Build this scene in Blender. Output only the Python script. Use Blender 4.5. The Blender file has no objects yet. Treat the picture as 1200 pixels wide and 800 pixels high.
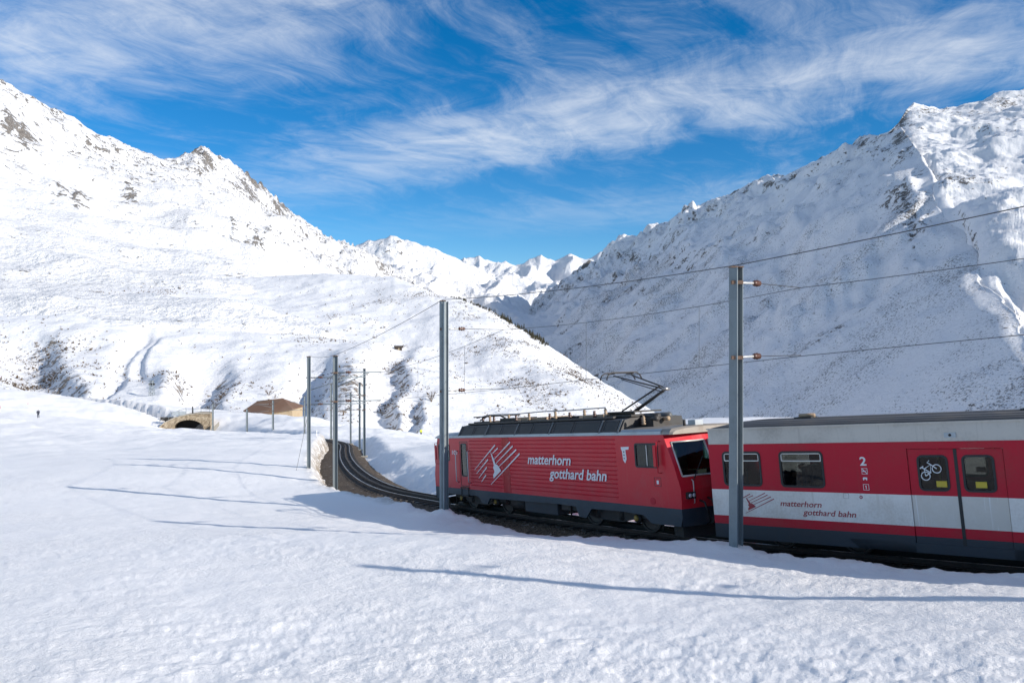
import bpy, bmesh, math, random
import numpy as np
from mathutils import Vector, Matrix

R = math.radians
SC = bpy.context.scene
C = SC.collection
random.seed(7)
# ------------------------------------------------------------------ camera, sky, sun, exposure
cam = bpy.data.cameras.new('camera'); cam.lens = 28.0; cam.sensor_width = 36.0
cam.clip_start = 0.1; cam.clip_end = 60000
camo = bpy.data.objects.new('camera', cam); C.objects.link(camo)
camo.location = (0, 0, 0); camo.rotation_euler = (R(90), 0, 0)
SC.camera = camo
SUN_EL, SUN_AZ = 22.5, 114.0          # degrees; azimuth clockwise from +Y
SC.view_settings.view_transform = 'Standard'
SC.view_settings.look = 'None'
SC.view_settings.gamma = 1.0
SC.view_settings.use_curve_mapping = False
SC.view_settings.exposure = 0.63
wd = bpy.data.worlds.new('World'); SC.world = wd; wd.use_nodes = True


def build_world():
    nt = wd.node_tree; N = nt.nodes; L = nt.links
    bg = N['Background']; bg.inputs[1].default_value = 0.125
    sky = N.new('ShaderNodeTexSky'); sky.sky_type = 'NISHITA'; sky.sun_disc = False
    sky.sun_elevation = R(SUN_EL); sky.sun_rotation = R(SUN_AZ)
    sky.altitude = 1900; sky.air_density = 1.0; sky.dust_density = 0.1; sky.ozone_density = 3.0
    tc = N.new('ShaderNodeTexCoord')
    sep = N.new('ShaderNodeSeparateXYZ'); L.new(tc.outputs['Generated'], sep.inputs[0])

    def m(op, a, b=None, c=None, clamp=False):
        n = N.new('ShaderNodeMath'); n.operation = op; n.use_clamp = clamp
        for i, v in enumerate((a, b, c)):
            if v is None: continue
            if isinstance(v, (int, float)): n.inputs[i].default_value = v
            else: L.new(v, n.inputs[i])
        return n.outputs[0]
    zc = m('MAXIMUM', sep.outputs[2], 0.0)
    den = m('ADD', zc, 0.05)
    px = m('DIVIDE', sep.outputs[0], den); py = m('DIVIDE', sep.outputs[1], den)
    # cloud sheet coordinates: c across the bands, a along them
    c = m('ADD', m('MULTIPLY', px, .553), m('MULTIPLY', py, .833))
    a = m('ADD', m('MULTIPLY', px, .833), m('MULTIPLY', py, -.553))

    def comb(x, y, z=0.0):
        n = N.new('ShaderNodeCombineXYZ')
        for i, v in enumerate((x, y, z)):
            if isinstance(v, (int, float)): n.inputs[i].default_value = v
            else: L.new(v, n.inputs[i])
        return n.outputs[0]

    def noise(vec, scale, det=4, rough=.55, dist=0.0):
        n = N.new('ShaderNodeTexNoise'); n.inputs['Scale'].default_value = scale
        n.inputs['Detail'].default_value = det; n.inputs['Roughness'].default_value = rough
        n.inputs['Distortion'].default_value = dist
        L.new(vec, n.inputs['Vector']); return n
    flat = comb(px, py)
    warp = noise(flat, 0.8, 3)
    wsep = N.new('ShaderNodeSeparateColor'); L.new(warp.outputs['Color'], wsep.inputs[0])
    w1 = m('SUBTRACT', wsep.outputs[0], .5); w2 = m('SUBTRACT', wsep.outputs[1], .5)
    c2 = m('ADD', c, m('MULTIPLY', w1, 1.1))
    # repeating cirrus bands, period 1.46, one centred on c = 2.75
    ph = m('MULTIPLY', m('SUBTRACT', c2, 2.72), 2 * math.pi / 1.5)
    band = m('MULTIPLY_ADD', m('COSINE', ph), .5, .5)
    # fibres: strongly stretched, running obliquely to the bands
    f1 = m('ADD', m('MULTIPLY', px, .50), m('MULTIPLY', py, .866))
    f2 = m('ADD', m('MULTIPLY', px, .866), m('MULTIPLY', py, -.50))
    fv = comb(m('ADD', m('MULTIPLY', f1, .55), m('MULTIPLY', w2, .9)), m('ADD', m('MULTIPLY', f2, 2.6), m('MULTIPLY', w1, 2.2)))
    fib = noise(fv, 1.9, 10, .68, .5)
    puff = noise(comb(m('ADD', px, w1), m('ADD', py, w2)), 4.2, 10, .68, .3)
    big = noise(flat, .55, 3, .5)
    dens = m('ADD', m('MULTIPLY', fib.outputs[0], .55), m('MULTIPLY', puff.outputs[0], .55))
    dens = m('ADD', dens, m('MULTIPLY', m('SUBTRACT', big.outputs[0], .5), .55))
    dens = m('ADD', dens, m('MULTIPLY', m('SUBTRACT', band, .5), .27))
    mr = N.new('ShaderNodeMapRange'); mr.interpolation_type = 'SMOOTHSTEP'
    L.new(dens, mr.inputs[0]); mr.inputs[1].default_value = .345; mr.inputs[2].default_value = 1.04
    mr.inputs[3].default_value = 0.0; mr.inputs[4].default_value = .86
    fade = N.new('ShaderNodeMapRange'); L.new(sep.outputs[2], fade.inputs[0])
    fade.inputs[1].default_value = .12; fade.inputs[2].default_value = .24
    fac = m('MULTIPLY', mr.outputs[0], fade.outputs[0])
    mix = N.new('ShaderNodeMix'); mix.data_type = 'RGBA'
    hs = N.new('ShaderNodeHueSaturation'); hs.inputs['Saturation'].default_value = 1.38; hs.inputs['Value'].default_value = .73
    L.new(sky.outputs[0], hs.inputs['Color'])
    L.new(fac, mix.inputs[0]); L.new(hs.outputs[0], mix.inputs[6])
    mix.inputs[7].default_value = (4.5, 4.75, 5.1, 1)
    L.new(mix.outputs[2], bg.inputs[0])


build_world()
sl = bpy.data.lights.new('sun', 'SUN'); sl.energy = 3.7; sl.angle = R(0.53); sl.color = (1.0, .935, .85)
so = bpy.data.objects.new('sun', sl); C.objects.link(so)
SV = Vector((math.sin(R(SUN_AZ)) * math.cos(R(SUN_EL)), math.cos(R(SUN_AZ)) * math.cos(R(SUN_EL)), math.sin(R(SUN_EL))))
so.rotation_euler = (-SV).to_track_quat('-Z', 'Y').to_euler(); so.location = SV * 100

# ------------------------------------------------------------------ helpers
F = 933.0                                   # focal length in photograph pixels


def at(px, py, Y): return Vector(((px - 600) / F * Y, Y, (400 - py) / F * Y))


def tag(o, label=None, cat=None, group=None, kind=None):
    for k, v in (('label', label), ('category', cat), ('group', group), ('kind', kind)):
        if v: o[k] = v
    return o


def thing(name, label, cat, loc=(0, 0, 0), rz=0.0, group=None):
    o = bpy.data.objects.new(name, None); o.empty_display_size = .3
    C.objects.link(o); o.location = loc; o.rotation_euler = (0, 0, rz)
    return tag(o, label, cat, group)


class MB:
    def __init__(s): s.v = []; s.f = []; s.m = []; s.sm = []

    def add(s, vs, fs, mi=0, smooth=False):
        b = len(s.v); s.v += [tuple(v) for v in vs]
        for f in fs:
            s.f.append([b + i for i in f]); s.m.append(mi); s.sm.append(smooth)
        return s

    def box(s, x0, x1, y0, y1, z0, z1, mi=0):
        return s.add([(x0, y0, z0), (x1, y0, z0), (x1, y1, z0), (x0, y1, z0), (x0, y0, z1), (x1, y0, z1), (x1, y1, z1), (x0, y1, z1)],
                     [(0, 3, 2, 1), (4, 5, 6, 7), (0, 1, 5, 4), (1, 2, 6, 5), (2, 3, 7, 6), (3, 0, 4, 7)], mi)

    def tube(s, pts, r, n=6, mi=0, caps=True):
        pts = [Vector(p) for p in pts]; rings = []
        for i, p in enumerate(pts):
            t = (pts[min(i + 1, len(pts) - 1)] - pts[max(i - 1, 0)])
            if t.length < 1e-9: t = Vector((0, 0, 1))
            t.normalize()
            a = Vector((0, 0, 1)) if abs(t.z) < .9 else Vector((1, 0, 0))
            u = t.cross(a).normalized(); w = t.cross(u)
            rr = r[i] if isinstance(r, (list, tuple)) else r
            rings.append([p + (u * math.cos(2 * math.pi * k / n) + w * math.sin(2 * math.pi * k / n)) * rr for k in range(n)])
        vs = [v for q in rings for v in q]; fs = []
        for i in range(len(pts) - 1):
            for k in range(n):
                fs.append((i * n + k, i * n + (k + 1) % n, (i + 1) * n + (k + 1) % n, (i + 1) * n + k))
        if caps:
            fs.append(tuple(range(n))[::-1]); fs.append(tuple((len(pts) - 1) * n + k for k in range(n)))
        return s.add(vs, fs, mi, n > 5)

    def loft(s, rings, mi=0, closed=True, caps=True, smooth=False):
        n = len(rings[0]); vs = [v for q in rings for v in q]; fs = []
        for i in range(len(rings) - 1):
            for k in range(n if closed else n - 1):
                fs.append((i * n + k, i * n + (k + 1) % n, (i + 1) * n + (k + 1) % n, (i + 1) * n + k))
        if caps and closed:
            fs.append(tuple(range(n))[::-1]); fs.append(tuple((len(rings) - 1) * n + k for k in range(n)))
        return s.add(vs, fs, mi, smooth)

    def prism_y(s, poly, y0, y1, mi=0):          # poly in x,z ; extruded along y
        n = len(poly)
        return s.add([(x, y0, z) for x, z in poly] + [(x, y1, z) for x, z in poly],
                     [tuple(range(n)), tuple(range(n, 2 * n))[::-1]] + [(k, n + k, n + (k + 1) % n, (k + 1) % n) for k in range(n)], mi)

    def ring_y(s, outer, inner, y0, y1, mi=0):   # frame between two loops (x,z), same count
        n = len(outer)
        vs = [(x, y0, z) for x, z in outer] + [(x, y0, z) for x, z in inner] + [(x, y1, z) for x, z in outer] + [(x, y1, z) for x, z in inner]
        fs = []
        for k in range(n):
            j = (k + 1) % n
            fs += [(k, j, n + j, n + k), (2 * n + k, 3 * n + k, 3 * n + j, 2 * n + j), (k, 2 * n + k, 2 * n + j, j), (n + k, n + j, 3 * n + j, 3 * n + k)]
        return s.add(vs, fs, mi)

    def wall(s, xs, zs, holes, y0, y1, matf=None, xmap=None):
        """panel in x,z with rectangular holes, thickness y0..y1; xmap(x,z) shears the ends"""
        xs = sorted(set(xs) | {h[0] for h in holes} | {h[1] for h in holes})
        zs = sorted(set(zs) | {h[2] for h in holes} | {h[3] for h in holes})
        def solid(i, k):
            if not (0 <= i < len(xs) - 1 and 0 <= k < len(zs) - 1): return False
            cx = (xs[i] + xs[i + 1]) / 2; cz = (zs[k] + zs[k + 1]) / 2
            return not any(h[0] < cx < h[1] and h[2] < cz < h[3] for h in holes)
        q = xmap or (lambda x, z: x)
        for i in range(len(xs) - 1):
            for k in range(len(zs) - 1):
                if not solid(i, k): continue
                mi = matf((zs[k] + zs[k + 1]) / 2) if matf else 0
                A = [(q(xs[i], zs[k]), zs[k]), (q(xs[i + 1], zs[k]), zs[k]), (q(xs[i + 1], zs[k + 1]), zs[k + 1]), (q(xs[i], zs[k + 1]), zs[k + 1])]
                s.add([(x, y0, z) for x, z in A], [(0, 1, 2, 3)], mi)
                s.add([(x, y1, z) for x, z in A], [(3, 2, 1, 0)], mi)
                for (di, dk, e) in ((0, -1, (0, 1)), (1, 0, (1, 2)), (0, 1, (2, 3)), (-1, 0, (3, 0))):
                    if not solid(i + di, k + dk):
                        a, b = A[e[0]], A[e[1]]
                        s.add([(a[0], y0, a[1]), (b[0], y0, b[1]), (b[0], y1, b[1]), (a[0], y1, a[1])], [(0, 3, 2, 1)], mi)
        return s

    def build(s, name, mats, parent=None, bevel=0.0):
        me = bpy.data.meshes.new(name); me.from_pydata(s.v, [], s.f)
        if not isinstance(mats, (list, tuple)): mats = [mats]
        for mt in mats: me.materials.append(mt)
        me.polygons.foreach_set('material_index', s.m)
        me.polygons.foreach_set('use_smooth', s.sm)
        me.update()
        o = bpy.data.objects.new(name, me); C.objects.link(o); o.parent = parent
        if bevel:
            b = o.modifiers.new('bevel', 'BEVEL'); b.width = bevel; b.segments = 2; b.limit_method = 'ANGLE'; b.angle_limit = R(40)
        return o


def rrect(x0, x1, z0, z1, r, n=4):
    P = []
    for cx, cz, a0 in ((x1 - r, z1 - r, 0), (x0 + r, z1 - r, 90), (x0 + r, z0 + r, 180), (x1 - r, z0 + r, 270)):
        for k in range(n + 1):
            a = R(a0 + 90 * k / n); P.append((cx + r * math.cos(a), cz + r * math.sin(a)))
    return P[::-1]


# ------------------------------------------------------------------ numpy noise
def _h(ix, iy, seed):
    n = (ix.astype(np.int64) * 374761393 + iy.astype(np.int64) * 668265263 + seed * 1442695041) & 0xffffffff
    n = ((n ^ (n >> 13)) * 1274126177) & 0xffffffff
    return ((n ^ (n >> 16)) & 0xffff) / 65535.0


def pn(x, y, seed=0):                       # gradient noise, about -1..1
    ix = np.floor(x); iy = np.floor(y); fx = x - ix; fy = y - iy
    u = fx * fx * fx * (fx * (fx * 6 - 15) + 10); v = fy * fy * fy * (fy * (fy * 6 - 15) + 10)
    def g(a, b):
        t = _h(ix + a, iy + b, seed) * 2 * np.pi
        return np.cos(t) * (fx - a) + np.sin(t) * (fy - b)
    return 1.5 * ((g(0, 0) * (1 - u) + g(1, 0) * u) * (1 - v) + (g(0, 1) * (1 - u) + g(1, 1) * u) * v)


def fbm(x, y, o=5, seed=0, gain=.5, lac=2.03):
    s = np.zeros_like(x); a = 1.0
    for k in range(o):
        s += a * pn(x, y, seed + k * 17); x = x * lac + 13.7; y = y * lac - 7.1; a *= gain
    return s


def ridged(x, y, o=5, seed=0, gain=.5, lac=2.05):
    s = np.zeros_like(x); a = 1.0; w = 1.0
    for k in range(o):
        r = (1 - np.abs(pn(x, y, seed + k * 31))) ** 2 * w
        s += a * r; w = np.clip(r * 1.6, 0, 1); x = x * lac + 5.2; y = y * lac + 9.3; a *= gain
    return s


def sst(x, a, b):
    t = np.clip((x - a) / (b - a), 0, 1); return t * t * (3 - 2 * t)


def grid_mesh(name, X, Y, Z, mat, attrs=None, kind='structure', wrap=False):
    nr, nc = X.shape
    co = np.stack([X, Y, Z], -1).reshape(-1, 3).astype(np.float32)
    idx = np.arange(nr * nc).reshape(nr, nc)
    if wrap: idx = np.concatenate([idx, idx[:, :1]], 1)
    q = np.stack([idx[:-1, :-1], idx[:-1, 1:], idx[1:, 1:], idx[1:, :-1]], -1).reshape(-1, 4)
    me = bpy.data.meshes.new(name)
    me.vertices.add(len(co)); me.vertices.foreach_set('co', co.ravel())
    me.loops.add(q.size); me.loops.foreach_set('vertex_index', q.ravel().astype(np.int32))
    me.polygons.add(len(q)); me.polygons.foreach_set('loop_start', np.arange(0, q.size, 4, dtype=np.int32))
    me.polygons.foreach_set('loop_total', np.full(len(q), 4, dtype=np.int32))
    me.polygons.foreach_set('use_smooth', np.ones(len(q), dtype=bool))
    for k, a in (attrs or {}).items():
        at_ = me.attributes.new(k, 'FLOAT', 'POINT'); at_.data.foreach_set('value', a.ravel().astype(np.float32))
    me.materials.append(mat); me.update(calc_edges=True)
    # faces up
    if me.polygons[len(me.polygons) // 2].normal.z < 0: me.flip_normals()
    o = bpy.data.objects.new(name, me); C.objects.link(o)
    if kind: o['kind'] = kind
    return o


# ------------------------------------------------------------------ materials
class NT:
    def __init__(s, name):
        s.mat = bpy.data.materials.new(name); s.mat.use_nodes = True
        s.nt = s.mat.node_tree; s.N = s.nt.nodes; s.L = s.nt.links; s.p = s.N['Principled BSDF']; s.out = s.N['Material Output']

    def n(s, t, **kw):
        k = s.N.new(t)
        for a, b in kw.items(): setattr(k, a, b)
        return k

    def set(s, sock, v):
        if isinstance(v, (int, float)): sock.default_value = v
        elif isinstance(v, tuple): sock.default_value = v if len(v) == 4 or sock.type == 'VECTOR' else v + (1,)
        else: s.L.new(v, sock)

    def m(s, op, a, b=None, c=None, clamp=False):
        k = s.n('ShaderNodeMath', operation=op, use_clamp=clamp)
        for i, v in enumerate((a, b, c)):
            if v is not None: s.set(k.inputs[i], v)
        return k.outputs[0]

    def coord(s, which='Object', scale=None):
        k = s.n('ShaderNodeTexCoord').outputs[which]
        if scale:
            mp = s.n('ShaderNodeMapping'); s.L.new(k, mp.inputs[0]); mp.inputs[3].default_value = scale; return mp.outputs[0]
        return k

    def noise(s, vec, scale, det=4, rough=.55, dist=0):
        k = s.n('ShaderNodeTexNoise'); s.L.new(vec, k.inputs['Vector'])
        k.inputs['Scale'].default_value = scale; k.inputs['Detail'].default_value = det
        k.inputs['Roughness'].default_value = rough; k.inputs['Distortion'].default_value = dist
        return k.outputs[0]

    def ramp(s, v, a, b, lo=0.0, hi=1.0, smooth=True):
        k = s.n('ShaderNodeMapRange'); k.interpolation_type = 'SMOOTHSTEP' if smooth else 'LINEAR'
        s.set(k.inputs[0], v); k.inputs[1].default_value = a; k.inputs[2].default_value = b
        k.inputs[3].default_value = lo; k.inputs[4].default_value = hi; return k.outputs[0]

    def mix(s, f, a, b):
        k = s.n('ShaderNodeMix', data_type='RGBA'); s.set(k.inputs[0], f); s.set(k.inputs[6], a); s.set(k.inputs[7], b); return k.outputs[2]

    def bump(s, h, dist, strength=1.0, prev=None):
        k = s.n('ShaderNodeBump'); s.L.new(h, k.inputs['Height']); k.inputs['Distance'].default_value = dist
        k.inputs['Strength'].default_value = strength
        if prev: s.L.new(prev, k.inputs['Normal'])
        return k.outputs[0]

    def fin(s, col=None, rough=None, metal=None, nor=None, spec=None):
        if col is not None: s.set(s.p.inputs['Base Color'], col)
        if rough is not None: s.set(s.p.inputs['Roughness'], rough)
        if metal is not None: s.set(s.p.inputs['Metallic'], metal)
        if nor is not None: s.L.new(nor, s.p.inputs['Normal'])
        if spec is not None: s.set(s.p.inputs['Specular IOR Level'], spec)
        return s.mat


def paint(name, col, rough=.35, dirt=(.20, .17, .14), amt=.25, scale=1.2, metal=0.0, streak=0.0, fine=18, spec=.5):
    """painted or bare sheet: soft grime clouds, fine speckle, optional vertical run marks"""
    t = NT(name); v = t.coord()
    a = t.noise(v, scale, 6, .6); b = t.noise(v, fine, 3, .6)
    f = t.m('MULTIPLY', t.ramp(t.m('ADD', t.m('MULTIPLY', a, .75), t.m('MULTIPLY', b, .25)), .42, .72), amt)
    if streak:
        sv = t.coord('Object', (14, 14, .55))
        st = t.ramp(t.noise(sv, 1.0, 3, .6), .56, .70)
        f = t.m('MAXIMUM', f, t.m('MULTIPLY', st, streak))
    c = t.mix(f, col, dirt)
    r = t.m('ADD', rough, t.m('MULTIPLY', f, .5), clamp=True)
    nor = t.bump(b, .002, .25)
    return t.fin(c, r, metal, nor, spec)


def glass(name, tint, refl=.08, rough=.02):
    t = NT(name)
    tr = t.n('ShaderNodeBsdfTransparent'); tr.inputs[0].default_value = tint + (1,)
    gl = t.n('ShaderNodeBsdfGlossy'); gl.inputs['Roughness'].default_value = rough; gl.inputs[0].default_value = (1, 1, 1, 1)
    lw = t.n('ShaderNodeLayerWeight'); lw.inputs[0].default_value = .5
    fac = t.m('ADD', t.m('MULTIPLY', t.m('POWER', lw.outputs['Facing'], 4.0), .8), refl, clamp=True)
    mx = t.n('ShaderNodeMixShader'); t.L.new(fac, mx.inputs[0]); t.L.new(tr.outputs[0], mx.inputs[1]); t.L.new(gl.outputs[0], mx.inputs[2])
    t.L.new(mx.outputs[0], t.out.inputs[0]); t.N.remove(t.p)
    return t.mat


SNOW = (.93, .915, .895)
SNOW_HIGH = (.80, .80, .805)


def snow_near():
    t = NT('snow_crust'); v = t.coord()
    n1 = t.noise(v, 5.5, 7, .66); n2 = t.noise(v, 11, 8, .7); n3 = t.noise(v, 60, 3, .6)
    big = t.noise(v, .22, 4, .55)
    vs = t.coord('Object', (1.0, 2.6, 1.0)); wind = t.noise(vs, 2.2, 6, .6, .5)
    amp = t.ramp(big, .35, .65, .45, 1.0)
    h = t.m('ADD', t.m('MULTIPLY', n1, .36), t.m('ADD', t.m('MULTIPLY', n2, .34), t.m('ADD', t.m('MULTIPLY', n3, .11), t.m('MULTIPLY', wind, .30))))
    nor = t.bump(t.m('MULTIPLY', h, amp), .066, 1.0)
    dirt = t.m('MULTIPLY', t.ramp(t.noise(v, .9, 8, .7), .62, .82), .05)
    # dirty snow thrown up beside the line
    at_ = t.n('ShaderNodeAttribute', attribute_name='dirt')
    d2 = t.m('MULTIPLY', at_.outputs['Fac'], t.ramp(t.noise(v, 1.8, 8, .72), .36, .56, .12, .92))
    col = t.mix(t.m('MAXIMUM', dirt, d2), SNOW, (.33, .27, .2))
    return t.fin(col, .55, 0, nor, .35)


def snow_mountain(name, sc, rock_col=(.17, .145, .125), rock_col2=(.30, .27, .245), scrub=(.20, .155, .115), bump=1.0, slope=(.60, .44), rk=.77, ss=.45, sk0=.76):
    """snow with bare rock where it is steep (plus the mesh's 'rock' attribute) and scrub speckle ('scrub')"""
    t = NT(name); v = t.coord()
    geo = t.n('ShaderNodeNewGeometry'); sp = t.n('ShaderNodeSeparateXYZ'); t.L.new(geo.outputs['Normal'], sp.inputs[0])
    nz = sp.outputs[2]
    ar = t.n('ShaderNodeAttribute', attribute_name='rock').outputs['Fac']
    asb = t.n('ShaderNodeAttribute', attribute_name='scrub').outputs['Fac']
    a = t.noise(v, 1 / (sc * 9), 5, .6); b = t.noise(v, 1 / (sc * 2.2), 7, .68, .4); c = t.noise(v, 1 / (sc * .55), 4, .6)
    steep = t.ramp(nz, slope[0], slope[1], 0.0, 1.0)
    b2 = t.m('MULTIPLY_ADD', t.m('SUBTRACT', b, .5), 2.3, .5); c2 = t.m('MULTIPLY_ADD', t.m('SUBTRACT', c, .5), 2.0, .5)
    thr = t.m('ADD', t.m('MULTIPLY', steep, .16), t.m('MULTIPLY', ar, .30))
    k = t.m('ADD', thr, t.m('ADD', t.m('MULTIPLY', b2, .50), t.m('MULTIPLY', a, .25)))
    k = t.m('ADD', k, t.m('MULTIPLY', c2, .26))
    rock = t.ramp(k, rk, rk + .07)
    s1 = t.noise(v, 1 / (sc * ss), 4, .72, .3); s2 = t.noise(v, 1 / (sc * 6), 5, .62)
    sk = t.m('ADD', t.m('MULTIPLY', t.m('MULTIPLY_ADD', t.m('SUBTRACT', s1, .5), 2.2, .5), .60), t.m('ADD', t.m('MULTIPLY', s2, .34), t.m('MULTIPLY', asb, .22)))
    sm = t.ramp(sk, sk0, sk0 + .13, 0, .78)
    rc = t.mix(t.ramp(c, .35, .65), rock_col, rock_col2)
    col = t.mix(sm, SNOW_HIGH, scrub)
    col = t.mix(rock, col, rc)
    hh = t.m('ADD', t.m('MULTIPLY', b, .8), t.m('MULTIPLY', c, .35))
    hh = t.m('ADD', hh, t.m('MULTIPLY', rock, t.m('MULTIPLY', c, .8)))
    nor = t.bump(hh, sc * bump, .9)
    return t.fin(col, .6, 0, nor, .25)


M = {}
M['snow'] = snow_near()
M['hill_snow'] = snow_mountain('hill_snow', 3.0, rock_col=(.16, .125, .095), rock_col2=(.33, .27, .21), bump=.35, ss=.4, sk0=.72)
M['left_snow'] = snow_mountain('left_snow', 9.0, rock_col=(.16, .145, .13), rock_col2=(.32, .29, .26), scrub=(.26, .225, .19), bump=.9, rk=.708, sk0=.745)
M['right_snow'] = snow_mountain('right_snow', 6.5, rock_col=(.10, .09, .08), rock_col2=(.22, .20, .18), scrub=(.085, .075, .065), bump=.5, slope=(.55, .40), rk=.715, ss=.5, sk0=.668)
M['far_snow'] = snow_mountain('far_snow', 30.0, scrub=(.3, .28, .26), bump=.8)
M['red'] = paint('loco_red', (.60, .018, .034), .28, (.48, .12, .11), .42, 1.1, streak=.14, spec=.3)
M['red_deep'] = paint('loco_red_deep', (.42, .004, .010), .2, (.3, .05, .04), .12, 1.1)  # darker, more saturated and glossier than the body red
M['coach_red'] = paint('coach_red', (.51, .011, .032), .40, (.30, .07, .06), .5, .7, streak=.16, spec=.22)
M['white'] = paint('white_stripe', (.82, .79, .74), .4, (.44, .37, .28), .6, .7, streak=.34, spec=.3)
M['white_dirty'] = paint('white_stripe_dirty', (.64, .60, .53), .5, (.86, .85, .84), .3, .8, streak=.75)
M['skirt'] = paint('skirt_blue_grey', (.020, .032, .045), .5, (.06, .052, .046), .45, 1.0)
M['loco_blue'] = paint('loco_frame_blue', (.014, .036, .056), .48, (.06, .055, .05), .4, 1.0)
M['under'] = paint('underframe_black', (.022, .021, .020), .6, (.10, .075, .055), .6, 2.0)
M['steel'] = paint('worn_steel', (.35, .34, .33), .35, (.16, .11, .08), .4, 3, metal=.8)
M['rail'] = paint('rail_steel', (.30, .29, .28), .3, (.12, .08, .06), .5, 3, metal=.9)
M['wheel'] = paint('wheel_steel', (.085, .078, .07), .45, (.05, .04, .034), .5, 4, metal=.4)
M['rail_side'] = paint('rusty_rail', (.075, .052, .038), .7, (.04, .032, .028), .5, 3)
M['roof_frame'] = paint('roof_frame', (.13, .135, .135), .5, (.06, .055, .05), .4, 3, metal=.2)
M['silver'] = paint('silver_panel', (.56, .52, .46), .45, (.26, .23, .19), .5, 1.0, metal=.15, streak=.2)
M['roof_dark'] = paint('coach_roof', (.085, .082, .08), .6, (.20, .17, .14), .5, 1.2)
M['loco_roof'] = paint('loco_roof', (.30, .27, .23), .45, (.20, .15, .11), .5, 1.4, metal=.2)
M['gutter'] = paint('loco_gutter', (.40, .44, .46), .4, (.2, .18, .16), .35, 1.4, metal=.2)
M['louvre'] = paint('louvre_dark', (.035, .032, .030), .5, (.12, .10, .085), .5, 3)
M['rubber'] = paint('black_rubber', (.016, .017, .018), .5, (.05, .05, .05), .3, 3)
M['lettering'] = paint('white_lettering', (.78, .78, .78), .4, (.5, .4, .4), .2, 2)
M['letter_red'] = paint('red_lettering', (.32, .02, .03), .4, (.4, .2, .2), .2, 2)
M['yellow'] = paint('yellow_sticker', (.55, .42, .03), .5, (.3, .25, .1), .2, 2)
M['brass'] = paint('yellow_axlebox', (.42, .27, .05), .5, (.12, .08, .05), .5, 6)
M['tan'] = paint('dusty_ceramic', (.38, .27, .17), .55, (.12, .09, .07), .6, 4)
M['brown_ins'] = paint('brown_insulator', (.10, .045, .03), .3, (.1, .08, .06), .2, 4)
M['alu'] = paint('bare_tube', (.62, .61, .58), .4, (.35, .32, .28), .3, 4, metal=.3)
M['galv'] = paint('galvanised_steel', (.20, .235, .25), .5, (.13, .14, .14), .45, 1.4, metal=.2, streak=.15)
M['rusty'] = paint('rusty_strap', (.20, .12, .075), .6, (.08, .05, .04), .5, 6)
M['wire'] = paint('dark_wire', (.06, .058, .055), .5, (.1, .08, .07), .3, 3)
M['concrete'] = paint('footing_concrete', (.40, .37, .31), .8, (.25, .21, .17), .5, 2)
M['interior'] = paint('coach_lining', (.50, .45, .36), .6, (.3, .28, .24), .3, 1)
M['seat'] = paint('seat_cloth', (.05, .09, .16), .8, (.03, .05, .09), .3, 8)
M['glass_coach'] = glass('coach_glass', (.50, .51, .49), .02)
M['glass_loco'] = glass('loco_glass', (.34, .45, .43), .04)
M['light_glass'] = paint('headlight_glass', (.7, .72, .75), .15, (.5, .5, .5), .1, 2)
M['wood_wall'] = paint('barn_boards', (.40, .31, .20), .75, (.30, .20, .11), .5, .5, streak=.3)
M['dark_wood'] = paint('dark_boards', (.06, .045, .035), .8, (.1, .08, .06), .4, .5)
M['roof_brown'] = paint('barn_roof', (.15, .085, .055), .7, (.22, .16, .12), .45, .35, streak=.3)
M['skin'] = paint('skin', (.45, .27, .20), .5, (.4, .2, .15), .1, 5)
M['hivis'] = paint('yellow_jacket', (.72, .80, .05), .6, (.5, .5, .1), .1, 5)
M['navy'] = paint('navy_cloth', (.02, .025, .045), .8, (.03, .03, .04), .2, 5)
M['blue_cloth'] = paint('blue_cloth', (.05, .12, .28), .8, (.03, .06, .1), .2, 5)
M['orange'] = paint('orange_jacket', (.55, .16, .04), .7, (.3, .1, .05), .2, 5)


def ballast_mat():
    t = NT('ballast_stone'); v = t.coord()
    k = t.n('ShaderNodeTexVoronoi'); t.L.new(v, k.inputs['Vector']); k.inputs['Scale'].default_value = 14
    a = t.noise(v, .8, 5, .6)
    c1 = t.mix(t.ramp(t.noise(v, 7, 5, .75), .36, .62), (.045, .034, .025), (.20, .155, .11))
    c = t.mix(t.ramp(a, .4, .65, 0, .6), c1, (.08, .062, .05))
    c = t.mix(t.ramp(t.noise(v, 2.3, 7, .72), .60, .68, 0, .75), c, (.8, .8, .8))
    return t.fin(c, .85, 0, t.bump(k.outputs['Distance'], .09, 1.0), .2)


def stone_mat():
    t = NT('masonry'); v = t.coord()
    k = t.n('ShaderNodeTexVoronoi', feature='DISTANCE_TO_EDGE'); t.L.new(t.coord('Object', (1.5, 1.5, 2.6)), k.inputs['Vector']); k.inputs['Scale'].default_value = 1.0
    c = t.mix(t.ramp(t.noise(v, 1.3, 5, .6), .35, .65), (.26, .20, .13), (.48, .40, .29))
    c = t.mix(t.ramp(k.outputs[0], .0, .08), (.14, .11, .08), c)
    return t.fin(c, .85, 0, t.bump(k.outputs[0], .08, .8), .2)


def bark_mat():
    t = NT('scrub_twigs'); v = t.coord()
    return t.fin(t.mix(t.noise(v, .6, 3), (.10, .072, .05), (.22, .165, .12)), .9, 0, None, .1)


def conifer_mat():
    t = NT('dark_needles'); v = t.coord()
    return t.fin(t.mix(t.noise(v, .5, 3), (.030, .032, .020), (.075, .066, .045)), .9, 0, None, .1)


M['ballast'] = ballast_mat(); M['stone'] = stone_mat(); M['twig'] = bark_mat(); M['needle'] = conifer_mat()

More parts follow.
